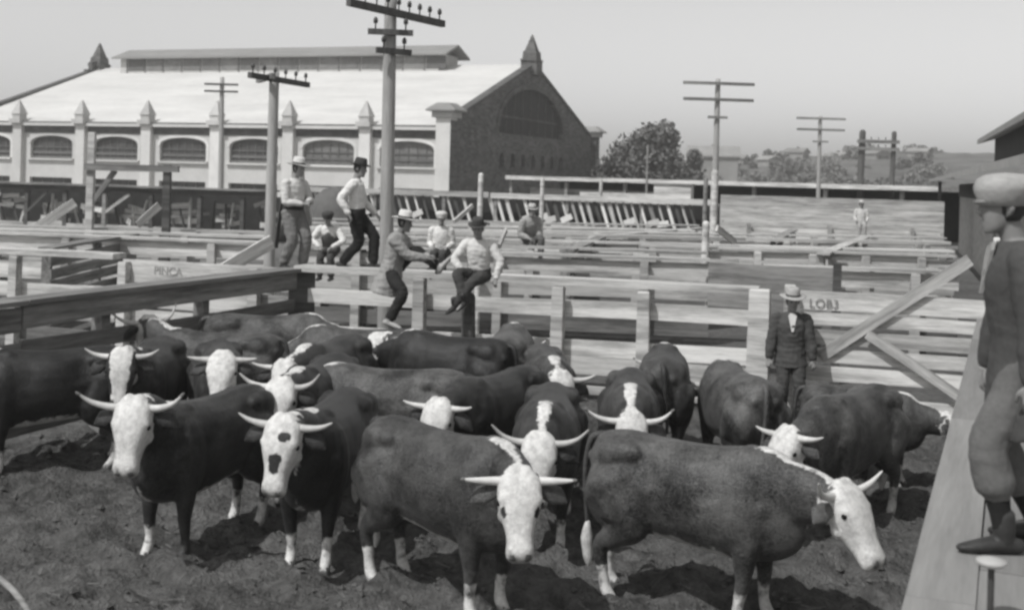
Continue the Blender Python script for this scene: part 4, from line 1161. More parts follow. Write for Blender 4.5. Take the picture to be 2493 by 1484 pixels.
    # legs
    def legs(pts, rad, wl, flat=None):
        n0 = len(mb.v); mb.cur = (0, 0, T)
        mb.tube(pts, rad, n=12, sub=4, flat=flat, up=(1, 0, 0))
        for i in range(n0, len(mb.v)):
            z = mb.v[i].z
            w = 0.0
            if wl:
                w = max(0.0, min(1.0, (sock + 0.12 - z) / 0.16)) * (0.58 if z > 0.13 else 0.74) * wl
            mb.a[i] = (w, 0.9 if z < 0.055 else 0.0, T)
    for idx, s in enumerate((1, -1)):
        o = step * (1 if s > 0 else -1) + (r.random() - 0.5) * 0.10
        legs([(0.50, s * .15, 0.92), (0.46, s * .175, 0.66), (0.47 + o * .5, s * .165, 0.38), (0.46 + o * .8, s * .16, 0.20), (0.47 + o, s * .16, 0.115), (0.50 + o, s * .16, 0.055), (0.52 + o, s * .16, 0.025)], [.14, .10, .055, .039, .046, .046, .03], legs_white[idx], [1.3, 1.15, 1.05, 1, 1, 1.1, 1.1])
        mb.cur = (0, 0, T); mb.ball((0.475 + o * .5, s * .165, 0.385), 0.060, 10, 7)
        o2 = -step * (1 if s > 0 else -1) + (r.random() - 0.5) * 0.12
        legs([(-0.60, s * .16, 0.92), (-0.46, s * .185, 0.68), (-0.58 + o2 * .3, s * .18, 0.54), (-0.71 + o2 * .6, s * .17, 0.43), (-0.69 + o2 * .9, s * .165, 0.22), (-0.67 + o2, s * .165, 0.115), (-0.63 + o2, s * .165, 0.055), (-0.61 + o2, s * .165, 0.025)], [.20, .155, .088, .056, .040, .046, .046, .03], legs_white[2 + idx], [1.3, 1.25, 1.2, 1.2, 1.05, 1, 1.1, 1.1])
        for ox in (0.515 + o, -0.615 + o2):
            for t_ in (-1, 1):
                mb.cur = (0, 0.95, T); yy = s * .163 + t_ * 0.030
                mb.loft([[Vector((ox + cx * a, yy + cy * 0.027 * (1 - .25 * k), z)) for cx, cy in ((-1, -.7), (-.3, -1), (.6, -.8), (1.15, 0), (.6, .8), (-.3, 1), (-1, .7))] for k, (z, a) in enumerate(((-0.02, .058), (0.0, .060), (0.03, .052), (0.065, .038)))])
        mb.cur = (0, 0, T)
    me = remesh(mb, voxel, 2, 0.5, name='body')
    rr_ = Matrix.Rotation(R(heading), 3, 'Z')
    zs_ = []
    for fx, fy in ((.5, .16), (.5, -.16), (-.62, .16), (-.62, -.16)):
        q_ = rr_ @ Vector((fx, fy, 0)) * size; zs_.append(ground_z(pos[0] + q_.x, pos[1] + q_.y))
    root.location.z = 0.5 * min(zs_) + 0.5 * sum(zs_) / 4 - 0.01
    body = obj('body', me, 'coat', root, True)
    # horns
    ln0, rise0, fwd = horn
    for s in (1, -1):
        h = MB(); ln = ln0 * (0.88 + 0.24 * r.random()); rise = rise0 * (0.8 + 0.45 * r.random())
        b0 = E + d * 0.005 + side * s * 0.10 + u * 0.04
        upv = (u * 0.35 + Z * 0.65) if pitch > 35 else u
        pts = [b0, b0 + side * s * ln * 0.35 + upv * rise * 0.05 + fw * fwd * 0.1, b0 + side * s * ln * 0.72 + upv * rise * 0.38 + fw * fwd * 0.5, b0 + side * s * ln + upv * rise + fw * fwd]
        h.tube(pts, [.033, .028, .019, .006], n=10, sub=5)
        ho = obj('horn', h, 'horn', root, True)
        if dark_tip or seed % 3 == 0:
            t_ = MB(); t_.tube([pts[2] * 0.15 + pts[3] * 0.85, pts[3] + (pts[3] - pts[2]) * 0.03], [0.014, 0.010], n=8); obj('horn_tip', t_, 'horn_tip', ho, True)
        if ear:
            e = MB(); e.cur = (0.25 if s > 0 else 0.25, 0, T)
            q0 = E + d * 0.055 + side * s * 0.12 - u * 0.02; dr = (1 if r.random() < 0.7 else 1.6)
            q = [q0, q0 + side * s * 0.07 - Z * 0.01, q0 + side * s * 0.14 - Z * 0.035 * dr, q0 + side * s * 0.20 - Z * 0.075 * dr]
            e.tube(q, [0.028, 0.060, 0.072, 0.014], n=10, sub=4, flat=[0.8, 0.4, 0.3, 0.5], up=u if abs(u.dot(side)) < .9 else Z)
            em = e.mesh('ear'); ca = em.color_attributes.new('coat', 'FLOAT_COLOR', 'POINT')
            ca.data.foreach_set('color', [c for a in e.a for c in (0.22, 0, T, 1)])
            obj('ear', em, 'coat', root, True)
        ey = MB(); ey.ball(E + d * 0.155 + side * s * 0.137 + u * 0.045, 0.023, 10, 7); obj('eye', ey, 'eye', root, True)
    # tail
    tl = MB(); sw = (r.random() - 0.5) * 0.12
    tl.tube([(-0.78, 0, 1.24), (-0.88, sw * 0.2, 1.20), (-0.93, sw * 0.5, 0.98), (-0.92, sw, 0.70), (-0.90, sw, 0.50)], [.035, .03, .022, .018, .016], n=8)
    n0 = len(tl.v)
    tl.tube([(-0.90, sw, 0.54), (-0.905, sw, 0.42), (-0.89, sw * 1.2, 0.27), (-0.885, sw * 1.2, 0.20)], [.02, .05, .04, .012], n=8)
    tm = tl.mesh('tail'); ca = tm.color_attributes.new('coat', 'FLOAT_COLOR', 'POINT')
    ca.data.foreach_set('color', [c for i in range(len(tl.v)) for c in ((0.8 if i >= n0 and tail_white else 0), 0, T, 1)])
    obj('tail', tm, 'coat', root, True)
    return root
def cxy(x, d): return (XY(x, d), d)
exec_cows = [
 # nearest row
 dict(label='near cow with broad plain white face and upturned horns, standing leftmost of the front row', pos=(-2.62, 10.35), heading=-113, head_yaw=20, head_z=1.36, pitch=66, reach=0.85, horn=(0.31, 0.17, 0.02), tone=0.28, seed=1, dark_tip=True, voxel=0.018, legs_white=(0, 1, 1, 1)),
 dict(label='near cow with dark patches down its white nose, standing beside the leftmost front cow', pos=(-1.53, 10.2), heading=-98, head_yaw=-8, head_z=1.27, pitch=66, reach=0.8, horn=(0.27, 0.08, 0.0), roll=-6, tone=0.10, seed=2, spot=[(0.30, 0.0, 0.085), (0.10, -0.03, 0.04)], voxel=0.018),
 dict(label='near cow in the middle of the front, large white face and level horns', pos=(-0.46, 9.0), heading=-44, head_yaw=-42, head_z=1.13, pitch=60, reach=0.95, horn=(0.27, 0.02, 0.02), tone=0.6, seed=3, voxel=0.018, spot=[(0.19, 0.085, 0.05), (0.19, -0.085, 0.05)], crest=True),
 dict(label='near brown cow standing broadside at right, white face lowered to the side', pos=(1.42, 9.0), heading=-30, head_yaw=-20, head_z=1.09, pitch=50, reach=1.15, horn=(0.28, 0.14, 0.03), tone=0.95, seed=4, voxel=0.018, step=0.06),
 # second row
 dict(label='cow facing the camera head on with a white neck stripe, behind the middle front cow', pos=(0.36, 10.95), heading=-95, head_yaw=-2, head_z=1.06, pitch=64, reach=0.8, horn=(0.29, 0.15, 0.03), tone=0.4, seed=5),
 dict(label='cow showing curved horns and white poll over the rump of the broadside brown cow', pos=(1.22, 12.1), heading=-96, head_yaw=4, head_z=1.05, pitch=74, reach=0.8, horn=(0.31, 0.16, 0.0), tone=0.5, seed=6),
 dict(label='cow whose white face rises just above the patch nosed cow', pos=(-1.95, 12.1), heading=-100, head_yaw=6, head_z=1.20, pitch=58, reach=0.9, horn=(0.27, 0.18, 0.02), tone=0.2, seed=7, spot=[(0.14, 0.10, 0.05), (0.36, 0.0, 0.05)]),
 dict(label='cow with a white face and level horns looking left between the two front groups', pos=(-0.16, 12.1), heading=-122, head_yaw=14, head_z=1.10, pitch=62, reach=0.9, horn=(0.26, 0.05, 0.02), tone=0.22, seed=8, crest=False, spot=[(0.33, -0.05, 0.05)]),
 dict(label='brown cow seen from the side in the gap left of the middle front cow', pos=(-1.22, 12.0), heading=172, head_yaw=0, head_z=1.0, pitch=45, tone=1.0, seed=9, horn=(0.25, 0.1, 0.0)),
 dict(label='brown cow with its white face turned left, between the broadside cow and the catwalk', pos=(3.22, 11.4), heading=-131, head_yaw=-8, head_z=1.0, pitch=60, reach=0.9, horn=(0.28, 0.05, 0.0), roll=5, tone=0.85, seed=10, crest=False),
 # third row
 dict(label='cow with a narrow white blaze down a dark face at the upper left', pos=(-3.98, 13.2), heading=-88, head_yaw=4, head_z=1.30, pitch=70, reach=0.9, horn=(0.26, 0.10, 0.0), tone=0.35, blaze='narrow', seed=11),
 dict(label='very dark cow cut by the left edge of the view', pos=(-4.85, 12.6), heading=-152, head_yaw=0, head_z=0.95, pitch=60, tone=0.06, seed=12, horn=(0.25, 0.1, 0.0)),
 dict(label='cow with a bright white head and one long horn, right of the narrow blazed cow', pos=(-3.15, 13.15), heading=-72, head_yaw=-14, head_z=1.30, pitch=55, reach=0.9, horn=(0.26, 0.03, 0.02), tone=0.4, seed=13),
 dict(label='cow with a small low white head behind the bright headed one', pos=(-2.10, 13.8), heading=-108, head_yaw=8, head_z=1.12, pitch=62, horn=(0.24, 0.06, 0.02), tone=0.45, seed=14, blaze='narrow'),
 dict(label='cow facing away at the left fence, only its back and wide upcurved horns showing', pos=(-3.6, 14.6), heading=172, head_yaw=-42, head_z=1.32, pitch=60, reach=0.8, horn=(0.30, 0.2, 0.05), tone=0.8, seed=15),
 dict(label='brown cow standing sideways along the left fence corner', pos=(-3.20, 15.9), heading=8, head_yaw=-25, head_z=1.02, pitch=48, tone=1.0, seed=16, horn=(0.22, 0.05, 0.0)),
 dict(label='brown cow with a white patch on its back in front of the corner post', pos=(-1.95, 15.4), heading=176, head_yaw=10, head_z=0.9, pitch=55, tone=1.0, seed=17, side_patch=(-0.3, 0.7, 0.16), horn=(0.24, 0.08, 0.0)),
 dict(label='black cow with its back turned at the foot of the snubbing post', pos=(-0.72, 14.3), heading=150, head_yaw=0, head_z=1.0, pitch=50, tone=0.03, seed=18, horn=(0.22, 0.15, 0.0)),
 dict(label='cow with a star shaped white poll and slanting horns at the back centre', pos=(0.42, 13.7), heading=-84, head_yaw=0, head_z=1.14, pitch=70, reach=0.85, horn=(0.28, 0.08, 0.02), roll=-8, tone=0.7, seed=19, spot=[(0.15, -0.09, 0.06)]),
 dict(label='brown cow seen from behind, left of the star polled cow', pos=(-0.02, 14.8), heading=84, head_yaw=0, head_z=0.9, pitch=50, tone=0.95, seed=20, horn=(0.24, 0.1, 0.0)),
 dict(label='cow seen from behind beyond the curved horned cow, nearest the far fence', pos=(1.74, 13.6), heading=82, head_yaw=12, head_z=0.95, pitch=45, tone=0.5, seed=21, horn=(0.22, 0.06, 0.0)),
 dict(label='brown cow with its rump to the camera in front of the gate posts', pos=(2.42, 12.7), heading=98, head_yaw=-10, head_z=0.9, pitch=50, tone=1.0, seed=22, horn=(0.24, 0.08, 0.0)),
 dict(label='cow with its patchy lowered head showing against the catwalk', pos=(3.82, 13.0), heading=-28, head_yaw=0, head_z=1.0, size=0.78, pitch=42, reach=1.1, horn=(0.2, 0.05, 0.0), tone=0.8, seed=23, blaze='full'),
]
for kw in exec_cows: cow(**kw)

# ---------------------------------------------------------------- people
def ik(a, c, l1, l2, pole):
    d = c - a; L = min(max(d.length, 0.05), (l1 + l2) * 0.998); dr = d.normalized()
    x = (l1 * l1 - l2 * l2 + L * L) / (2 * L); h = math.sqrt(max(0.0, l1 * l1 - x * x))
    p = pole - dr * pole.dot(dr)
    p = p.normalized() if p.length > 1e-5 else dr.orthogonal().normalized()
    return a + dr * x + p * h, a + dr * L
V = Vector
def folds(me, amp, seed):
    o_ = Vector((seed * 3.1, seed * 1.7, seed))
    ns = [v.normal.copy() for v in me.vertices]
    for v, n_ in zip(me.vertices, ns):
        c = v.co
        f = noise.noise(Vector((c.x * 9, c.y * 9, c.z * 22)) + o_) + 0.6 * noise.noise(Vector((c.x * 24, c.y * 24, c.z * 14)) + o_) + 0.5 * abs(noise.noise(Vector((c.x * 5, c.y * 5, c.z * 12)) + o_))
        v.co = c + n_ * amp * f
    return me
def person(label, loc, yaw, pel, lean=(0, 0), twist=0, head=(0, 0), hands=None, feet=None, knees=None, elbows=None, toe=(0, 0), hat='wide', hatm='felt_light', top='cloth_white', legs='cloth_dark', shoes='leather', coat=None, coat_len=0.12, belt=None, baggy=1.0, size=1.0, stocking=None, vest=None, voxel=0.012, collar=None, foot_pitch=(0, 0), curl=0.6, fold=1.0, cap_s=1.0):
    """local frame: x forward, y left, z up. hands/feet: wrist and ankle targets (left, right)."""
    root = thing('person', label, 'person', loc, R(yaw)); root.scale = (size,) * 3
    pel = V(pel)
    Rt = Matrix.Rotation(R(twist), 3, 'Z') @ Matrix.Rotation(R(lean[1]), 3, 'X') @ Matrix.Rotation(R(lean[0]), 3, 'Y')
    tp = lambda x, y, z: pel + Rt @ V((x, y, z))
    def tor(spec, infl=0.0, n=18, sub=3):
        rings = []
        for i in range(len(spec) - 1):
            for k in range(sub):
                v = [crf([q[j] for q in spec], i, k / sub) for j in range(4)]
                rings.append([tp(v[3] + (v[2] + infl) * math.cos(2 * math.pi * j / n), (v[1] + infl) * math.sin(2 * math.pi * j / n), v[0]) for j in range(n)])
        v = spec[-1]; rings.append([tp(v[3] + (v[2] + infl) * math.cos(2 * math.pi * j / n), (v[1] + infl) * math.sin(2 * math.pi * j / n), v[0]) for j in range(n)])
        return rings
    body_spec = [(-.10, .09, .08, 0), (-.06, .145, .105, 0), (.02, .165, .115, 0), (.12, .148, .10, .0), (.24, .155, .108, .005), (.36, .172, .118, .0), (.44, .165, .105, -.01), (.50, .115, .08, -.01), (.535, .065, .06, -.005)]
    sh = [tp(-0.01, s * 0.185, 0.445) for s in (1, -1)]
    hip = [pel + Matrix.Rotation(R(twist), 3, 'Z') @ V((0, s * 0.092, -0.02)) for s in (1, -1)]
    el, wr, kn, an = [], [], [], []
    for i in (0, 1):
        e, w = ik(sh[i], V(hands[i]), 0.29, 0.25, V(elbows[i]) if elbows else V((-1, (1, -1)[i] * 0.4, -0.3)))
        el.append(e); wr.append(w)
        k, a = ik(hip[i], V(feet[i]), 0.425, 0.41, V(knees[i]) if knees else V((1, 0, 0.2)))
        kn.append(k); an.append(a)
    # head frame
    Rh = Matrix.Rotation(R(twist + head[0]), 3, 'Z') @ Matrix.Rotation(R(head[1]), 3, 'Y')
    neck0 = tp(-.005, 0, .50); hc = tp(0.02, 0, 0.572) + Rh @ V((0.02, 0, 0.115))
    hp = lambda x, y, z: hc + Rh @ V((x, y, z))
    mb = MB()
    mb.loft(tor(body_spec))
    mb.tube([neck0 - (hc - neck0) * 0.15, neck0, hc - Rh @ V((0.02, 0, 0.06))], [0.07, 0.058, 0.054], n=12)
    hr = [(-.118, .030, .028, .060), (-.095, .050, .052, .040), (-.055, .062, .078, .018), (-.005, .071, .092, .002), (.045, .076, .097, -.004), (.085, .066, .084, -.006), (.110, .040, .052, -.008), (.118, .014, .018, -.008)]
    rings = []
    for i in range(len(hr) - 1):
        for k in range(3):
            v = [crf([q[j] for q in hr], i, k / 3) for j in range(4)]
            rings.append([hp(v[3] + v[2] * math.cos(2 * math.pi * j / 16), v[1] * math.sin(2 * math.pi * j / 16), v[0]) for j in range(16)])
    mb.loft(rings)
    mb.tube([hp(.088, 0, .025), hp(.106, 0, -.012), hp(.100, 0, -.03)], [.010, .016, .012], n=8)          # nose
    mb.tube([hp(.072, .045, .034), hp(.09, .015, .038), hp(.09, -.015, .038), hp(.072, -.045, .034)], [.012, .013, .013, .012], n=8)  # brow
    mb.tube([hp(.066, .022, -.082), hp(.080, 0, -.088), hp(.066, -.022, -.082)], [.012, .015, .012], n=8)
    for s in (1, -1): mb.tube([hp(-.005, s * .074, .025), hp(-.014, s * .082, .0), hp(-.004, s * .074, -.03)], [.012, .018, .010], n=8)
    for i, s in enumerate((1, -1)):
        mb.tube([sh[i], sh[i].lerp(el[i], .5), el[i], el[i].lerp(wr[i], .35), wr[i]], [.052, .046, .037, .040, .026], n=12)
        mb.tube([hip[i], hip[i].lerp(kn[i], .5), kn[i], kn[i].lerp(an[i], .35), an[i]], [.088, .076, .052, .056, .036], n=12)
        fd = Matrix.Rotation(R(toe[i]), 3, 'Z') @ Matrix.Rotation(R(foot_pitch[i]), 3, 'Y') @ V((1, 0, 0))
        mb.tube([an[i] - fd * 0.05 + V((0, 0, -.045)), an[i] + fd * 0.06 + V((0, 0, -.05)), an[i] + fd * 0.16 + V((0, 0, -.062))], [.035, .036, .026], n=10)
        # hand: palm, four unequal fingers and a thumb
        fdir = (wr[i] - el[i]).normalized()
        lat = fdir.cross(V((0, 0, 1)))
        lat = lat.normalized() if lat.length > 0.1 else V((0, 1, 0)).cross(fdir).normalized()
        lat = lat if lat.y * s < 0 or abs(lat.y) < .2 else -lat
        dn = fdir.cross(lat).normalized()
        if dn.z > 0: dn = -dn
        pm = wr[i] + fdir * 0.085
        mb.tube([wr[i], wr[i] + fdir * 0.04, pm], [.026, .038, .040], n=10, flat=[.9, .5, .45], up=dn)
        for f in range(4):
            ln = (.068, .080, .074, .056)[f]; off = lat * (0.028 - 0.0187 * f)
            b0 = wr[i] + fdir * 0.075 + off
            d1 = (fdir * math.cos(curl * .5) + dn * math.sin(curl * .5)); d2 = (fdir * math.cos(curl * 1.3) + dn * math.sin(curl * 1.3)); d3 = (fdir * math.cos(curl * 2.0) + dn * math.sin(curl * 2.0))
            q1 = b0 + d1 * ln * .45; q2 = q1 + d2 * ln * .32; q3 = q2 + d3 * ln * .25
            mb.tube([b0, q1, q2, q3], [.0095, .009, .0085, .0075], n=8, sub=2)
        tb = wr[i] + fdir * 0.03 + lat * 0.030
        mb.tube([tb, tb + (fdir * .6 + lat * .7) * 0.035, tb + (fdir * .9 + lat * .5 + dn * .3) * 0.065], [.013, .011, .009], n=8, sub=2)
    me = remesh(mb, min(voxel, 0.0085), 1, 0.4, attr=False, name='body')
    obj('body', me, 'skin', root, True)
    # eyes and mouth
    for s in (1, -1):
        e = MB(); e.ball(hp(.084, s * .031, .014), .008, 8, 6); obj('eye', e, 'eye', root, True)
    e = MB(); e.tube([hp(.080, .024, -.055), hp(.092, 0, -.054), hp(.080, -.024, -.055)], [.005, .007, .005], n=8); obj('mouth', e, 'lips', root, True)
    # hair
    e = MB(); e.loft([[hp(-.012 + (a + .006) * math.cos(2 * math.pi * j / 16) * (0.92 if math.cos(2 * math.pi * j / 16) > 0 else 1.04), (b + .007) * math.sin(2 * math.pi * j / 16), z) for j in range(16)] for z, b, a in ((-.06, .056, .05), (-.03, .068, .075), (.03, .076, .092), (.075, .070, .09), (.105, .048, .06), (.122, .016, .02))])
    obj('hair', e, 'hair', root, True)
    # shirt
    def sleeves(mb, infl, wrist=0.98):
        for i in (0, 1):
            w = el[i].lerp(wr[i], wrist); mid = (el[i] - sh[i]).cross(wr[i] - el[i])
            mb.tube([sh[i] + (tp(0, 0, .40) - sh[i]) * .25, sh[i], sh[i].lerp(el[i], .5), el[i], el[i].lerp(w, .5), w], [.07, .068 + infl, .062 + infl, .054 + infl, .050 + infl, .036 + infl * .8], n=14)
    spec = [(-.06, .152, .118, 0), (.02, .168, .122, 0), (.12, .160, .116, .004), (.24, .168, .122, .006), (.36, .180, .128, .0), (.44, .172, .114, -.01), (.50, .12, .085, -.01), (.53, .074, .068, -.004)]
    mb = MB(); mb.loft(tor(spec, 0.006)); sleeves(mb, 0.008)
    obj('shirt', folds(remesh(mb, voxel, 2, .5, attr=False, name='shirt'), 0.009 * fold, len(label)), top, root, True)
    # trousers
    mb = MB()
    mb.loft(tor([(-.13, .10, .09, 0), (-.08, .158, .122, 0), (.0, .172, .128, 0), (.075, .166, .124, 0)], 0.008))
    for i in (0, 1):
        k = baggy
        endp = an[i] + (kn[i] - an[i]) * (0.10 if not stocking else 0.45)
        if stocking: mb.tube([hip[i], hip[i].lerp(kn[i], .5), kn[i], kn[i].lerp(endp, .8), endp], [.100 * k, .088 * k, .080 * k, .082 * k, .062], n=14)
        else: mb.tube([hip[i], hip[i].lerp(kn[i], .5), kn[i], kn[i].lerp(endp, .5), endp], [.106 * k, .094 * k, .078 * k, .076 * k, .070 * k], n=14)
    obj('trousers', folds(remesh(mb, voxel, 2, .5, attr=False, name='trousers'), 0.01 * fold, len(label)), legs, root, True)
    if stocking:
        for i in (0, 1):
            mb = MB(); mb.tube([kn[i].lerp(an[i], .1), kn[i].lerp(an[i], .4), kn[i].lerp(an[i], .75), an[i]], [.060, .064, .048, .042], n=14); obj('stocking', mb, stocking, root, True)
    if belt:
        mb = MB(); mb.loft(tor([(.045, .172, .13, 0), (.05, .176, .134, 0), (.13 if belt == 'sash' else .085, .170, .128, 0), (.135 if belt == 'sash' else .09, .165, .122, 0)], 0.010, sub=1)); obj('belt', mb, 'leather', root, True)
    if vest:
        mb = MB(); mb.loft(tor([(-.02, .172, .126, 0), (.12, .168, .126, .004), (.24, .174, .130, .006), (.36, .150, .134, .0), (.43, .10, .118, -.01)], 0.010)); obj('vest', mb, vest, root, True)
    if coat:
        mb = MB()
        sp = [(-coat_len, .205 + coat_len * .10, .165 + coat_len * .12, 0), (-coat_len * .4, .19 + coat_len * .05, .150 + coat_len * .08, 0), (.04, .185, .140, 0), (.14, .176, .132, .004), (.26, .184, .138, .006), (.37, .195, .142, .0), (.45, .182, .122, -.012), (.505, .122, .088, -.014), (.535, .085, .076, -.008)]
        mb.loft(tor(sp, 0.010)); sleeves(mb, 0.020, 0.93)
        obj('jacket', folds(remesh(mb, voxel, 2, .5, attr=False, name='jacket'), 0.01 * fold, len(label)), coat, root, True)
        if collar:
            mb = MB()
            mb.prism([(-.012, .30), (.012, .30), (.055, .50), (.03, .535), (-.03, .535), (-.055, .50)], 0, .016)
            m = mb.mesh('shirt_front')
            for v in m.vertices:
                y, z = v.co.x, v.co.z; xx = 0.158 - max(0, z - .36) * .42 + v.co.y
                v.co = tp(xx, y, z)
            obj('shirt_front', m, collar, root)
    # shoes
    for i in (0, 1):
        fd = Matrix.Rotation(R(toe[i]), 3, 'Z') @ Matrix.Rotation(R(foot_pitch[i]), 3, 'Y') @ V((1, 0, 0))
        ud = V((0, 0, 1)) - fd * fd.z; ud.normalize()
        mb = MB()
        mb.tube([an[i] + ud * .09 , an[i] + ud * 0.02, an[i] - ud * .03], [.048, .05, .046], n=12)
        mb.tube([an[i] - fd * .06 - ud * .045, an[i] + fd * .03 - ud * .04, an[i] + fd * .12 - ud * .052, an[i] + fd * .19 - ud * .058], [.042, .046, .044, .032], n=12, flat=[.9, .9, .75, .6], up=ud)
        s_ = obj('shoe', remesh(mb, voxel * .8, 1, .5, attr=False, name='shoe'), shoes, root, True)
    # hats
    hm = MB()
    if hat in ('wide', 'fedora'):
        br = .175 if hat == 'wide' else .145; ch = .125 if hat == 'wide' else .115
        prof = [(.085, .0), (br * .8, -.004), (br, .006), (br, .014), (br * .75, .008), (.092, .016), (.090, .05), (.084, ch * .8), (.07, ch), (.045, ch * .96), (.01, ch * .9)]
        n = 24
        hm.loft([[hp(-.008 + r_ * 1.12 * math.cos(2 * math.pi * j / n), r_ * math.sin(2 * math.pi * j / n), .062 + z + (0.012 * math.cos(4 * math.pi * j / n) * -1 if r_ > .12 else 0)) for j in range(n)] for r_, z in prof])
        h_ = obj('hat', hm, hatm, root, True)
        bn = MB(); bn.loft([[hp(-.008 + r_ * 1.12 * math.cos(2 * math.pi * j / n), r_ * math.sin(2 * math.pi * j / n), .062 + z) for j in range(n)] for r_, z in ((.090, .018), (.094, .018), (.0935, .042), (.089, .042))], cap=False); obj('hat_band', bn, 'felt_dark', h_, True)
    else:
        n = 24
        prof = [(.080, -.035, 0), (.094, -.03, 0), (.104, .0, -.004), (.120, .03, -.010), (.122, .055, -.012), (.108, .085, -.010), (.07, .105, -.004), (.01, .112, 0)]
        hm.loft([[hp(-.004 + o_ + cap_s * r_ * 1.14 * math.cos(2 * math.pi * j / n), cap_s * r_ * math.sin(2 * math.pi * j / n), .045 + z * cap_s) for j in range(n)] for r_, z, o_ in prof])
        h_ = obj('cap', hm, hatm, root, True)
        pk = MB(); pk.loft([[hp(.055 + x + .0 , y, .040 + z) for x, y, z in ring] for ring in ([(0, -.075, .006), (.02, -.05, .012), (.025, 0, .016), (.02, .05, .012), (0, .075, .006), (0, .06, 0), (.01, 0, .004), (0, -.06, 0)], [(.03, -.07, -.012), (.075, -.045, -.014), (.09, 0, -.012), (.075, .045, -.014), (.03, .07, -.012), (.03, .06, -.018), (.07, 0, -.02), (.03, -.06, -.018)])]); obj('peak', pk, hatm, h_, True)
    return root

# standing man on the corner post, back half turned, gazing right
c = PZ(712, 652, 1.66)
person('man in a pale wide brimmed hat and white shirt standing upright on the corner post', (c.x, c.y - 0.05, 1.66), -38, (0, 0, .88), lean=(3, 0), head=(12, 8),
       hands=((.24, .10, 1.06), (.26, -.06, 1.02)), feet=((0.10, .13, .08), (-.06, -.12, .08)), toe=(10, -14), belt='sash', legs='denim', baggy=1.15, hat='wide', hatm='felt_light', elbows=((-.5, .8, -.5), (-.6, -.7, -.4)))
# man striding along the fence
c = PZ(872, 655, 1.70)
person('man in a white shirt and black trousers striding along the top of the far fence', (c.x, c.y, 1.70), -8, (-.05, 0, .86), lean=(-2, 0), head=(-6, 10),
       hands=((.18, .26, .86), (-.10, -.28, .86)), feet=((.22, .06, .10), (-.24, -.06, .10)), toe=(0, 0), legs='cloth_black', hat='fedora', hatm='felt_dark', baggy=1.08, foot_pitch=(0, 18))
# boy hunched on the second fence
zt2 = ZT + 0.02
def seat(x, y, zt=ZT + 0.04): return PZ(x, y, zt)
c = seat(806, 606)
person('boy in white shirt and dark vest hunched forward on a back fence', (c.x, c.y, 0), -97, (-.02, 0, zt2 + .13), lean=(28, 0), head=(0, 12),
       hands=((.40, .14, zt2 + .18), (.40, -.14, zt2 + .18)), feet=((.36, .12, zt2 - .42), (.36, -.12, zt2 - .42)), vest='cloth_mid', legs='cloth_dark', hat='cap', hatm='felt_dark', elbows=((0, 1, -.4), (0, -1, -.4)), size=0.95)
# man in a tan coat straddling the fence
c = seat(952, 672, 1.74)
person('man in a tan coat and wide pale hat seated sideways on the far fence', (c.x, c.y, 0), -14, (0, 0, 1.74 + .09), lean=(13, 0), head=(-4, 8),
       hands=((.50, .10, 2.04), (.52, -.06, 2.02)), feet=((.66, .14, 1.74 + .16), (.10, -.30, 1.74 - .58)), knees=((.4, 0.1, 1), (1, -.3, .1)), toe=(0, -10), foot_pitch=(-55, 12),
       coat='cloth_tan', coat_len=.34, legs='cloth_black', hat='wide', hatm='felt_light', shoes='leather_pale')
# boy with a cap further back
c = seat(1075, 612)
person('boy with pale cap and white shirt seated on the fence behind the tan coated man', (c.x, c.y, 0), -96, (0, 0, zt2 + .12), lean=(12, 0), head=(8, 4),
       hands=((.26, .16, zt2 + .22), (.26, -.16, zt2 + .22)), feet=((.40, .10, zt2 - .32), (.38, -.12, zt2 - .34)), legs='cloth_dark', hat='cap', hatm='felt_light', size=0.95)
# man in a dark hat on the front fence, legs crossed
c = seat(1166, 680, 1.74)
person('man in dark hat and white shirt seated on the far fence, legs crossed', (c.x, c.y - 0.05, 0.10), -100, (0, 0, 1.74 + .10), lean=(12, 0), head=(4, 16), size=0.94,
       hands=((.20, .30, 1.74 + .06), (.26, -.20, 1.74 + .12)), feet=((.42, -.26, 1.74 - .34), (.50, -.10, 1.74 - .26)), knees=((1, .1, .3), (1, -.5, .4)), toe=(-30, -30), foot_pitch=(15, 25), legs='cloth_dark', hat='fedora', hatm='felt_dark', elbows=((0, 1, -.2), (0, -1, -.2)), belt='belt')
# leaning figure on the third fence
c = seat(1280, 590)
person('figure in a grey jacket and pale hat leaning sideways on the third fence back', (c.x, c.y, 0), -62, (-.04, .10, zt2 + .12), lean=(24, 10), head=(-10, 6),
       hands=((.34, .20, zt2 + .10), (.36, -.14, zt2 + .14)), feet=((.42, .16, zt2 - .28), (.40, -.14, zt2 - .36)), coat='cloth_light', coat_len=.14, legs='cloth_mid', hat='fedora', hatm='felt_light')
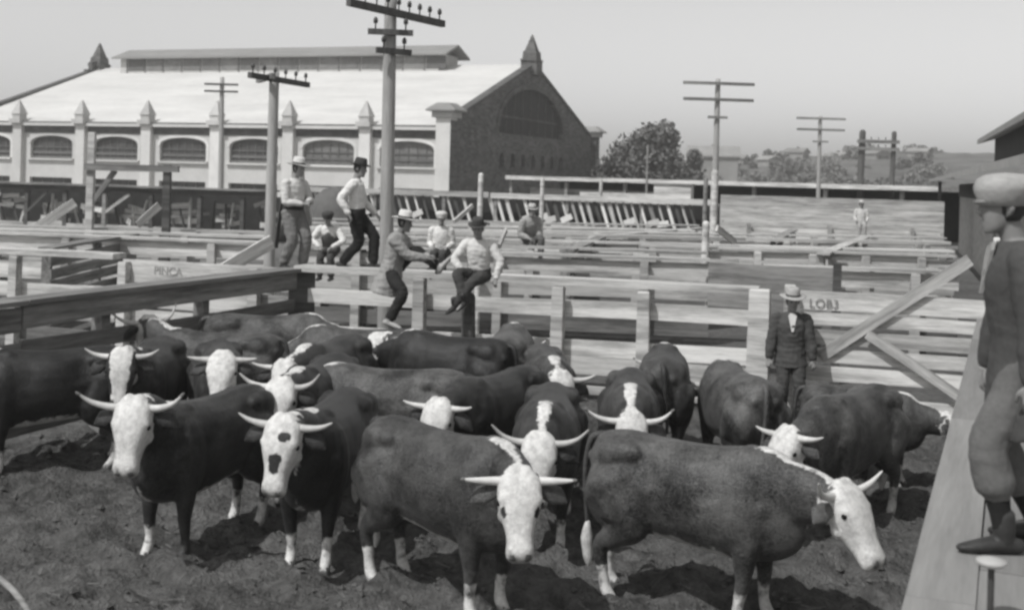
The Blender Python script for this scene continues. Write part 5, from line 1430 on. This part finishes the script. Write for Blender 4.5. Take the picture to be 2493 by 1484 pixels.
# man in a dark suit standing in the pen by the gate
c = flat(PD(1921, 990, 16.3))
person('man in a dark suit and straw hat standing by the gate posts inside the pen', (c.x, c.y, 0), -97, (0, 0, .89), lean=(2, 0), head=(4, 8),
       hands=((.10, .30, .74), (.08, -.30, .74)), feet=((.05, .12, .08), (0, -.11, .08)), toe=(14, -12), coat='cloth_dark', coat_len=.18, collar='cloth_white', legs='cloth_dark', hat='wide', hatm='straw', size=1.02, elbows=((-.6, .8, -.2), (-.6, -.8, -.2)), belt=None)
# man in the right foreground on the catwalk
c = PD(2484, 1300, 5.75)
person('man in a pale flat cap, dark coat and knickerbockers standing on the plank catwalk', (c.x, 5.75, ZW), 170, (0, 0, .89), lean=(7, 0), head=(4, 2),
       hands=((.03, .27, .78), (.12, -.22, .80)), feet=((.10, .13, .08), (-.10, -.12, .08)), toe=(10, -14), coat='cloth_dark', coat_len=.36, collar='cloth_light', legs='cloth_mid', baggy=1.12, fold=0.4, cap_s=1.06, stocking='cloth_black', hat='cap', hatm='tweed', voxel=0.010, size=1.03)
# tiny far figure
c = PD(2096, 547, 46.8)
person('tiny distant figure in white seated on a fence before the long pale wall', (c.x, 46.8, 0), -100, (0, 0, ZT + .14), hands=((.25, .20, ZT + .2), (.25, -.20, ZT + .2)), feet=((.42, .1, ZT - .4), (.42, -.1, ZT - .4)), legs='cloth_light', hat='fedora', hatm='felt_light')

# ---------------------------------------------------------------- air
hz = MB(); hz.box((0, 640, 16.5), (2460, 1580, 37))
ho = obj('haze', hz, None); ho['kind'] = 'stuff'
hm_ = bpy.data.materials.new('haze'); hm_.use_nodes = True
n_ = hm_.node_tree.nodes; n_.clear()
pv = n_.new('ShaderNodeVolumePrincipled'); pv.inputs['Color'].default_value = g(0.95); pv.inputs['Density'].default_value = 0.0011; pv.inputs['Anisotropy'].default_value = 0.2
on = n_.new('ShaderNodeOutputMaterial'); hm_.node_tree.links.new(pv.outputs[0], on.inputs['Volume'])
ho.data.materials.append(hm_)
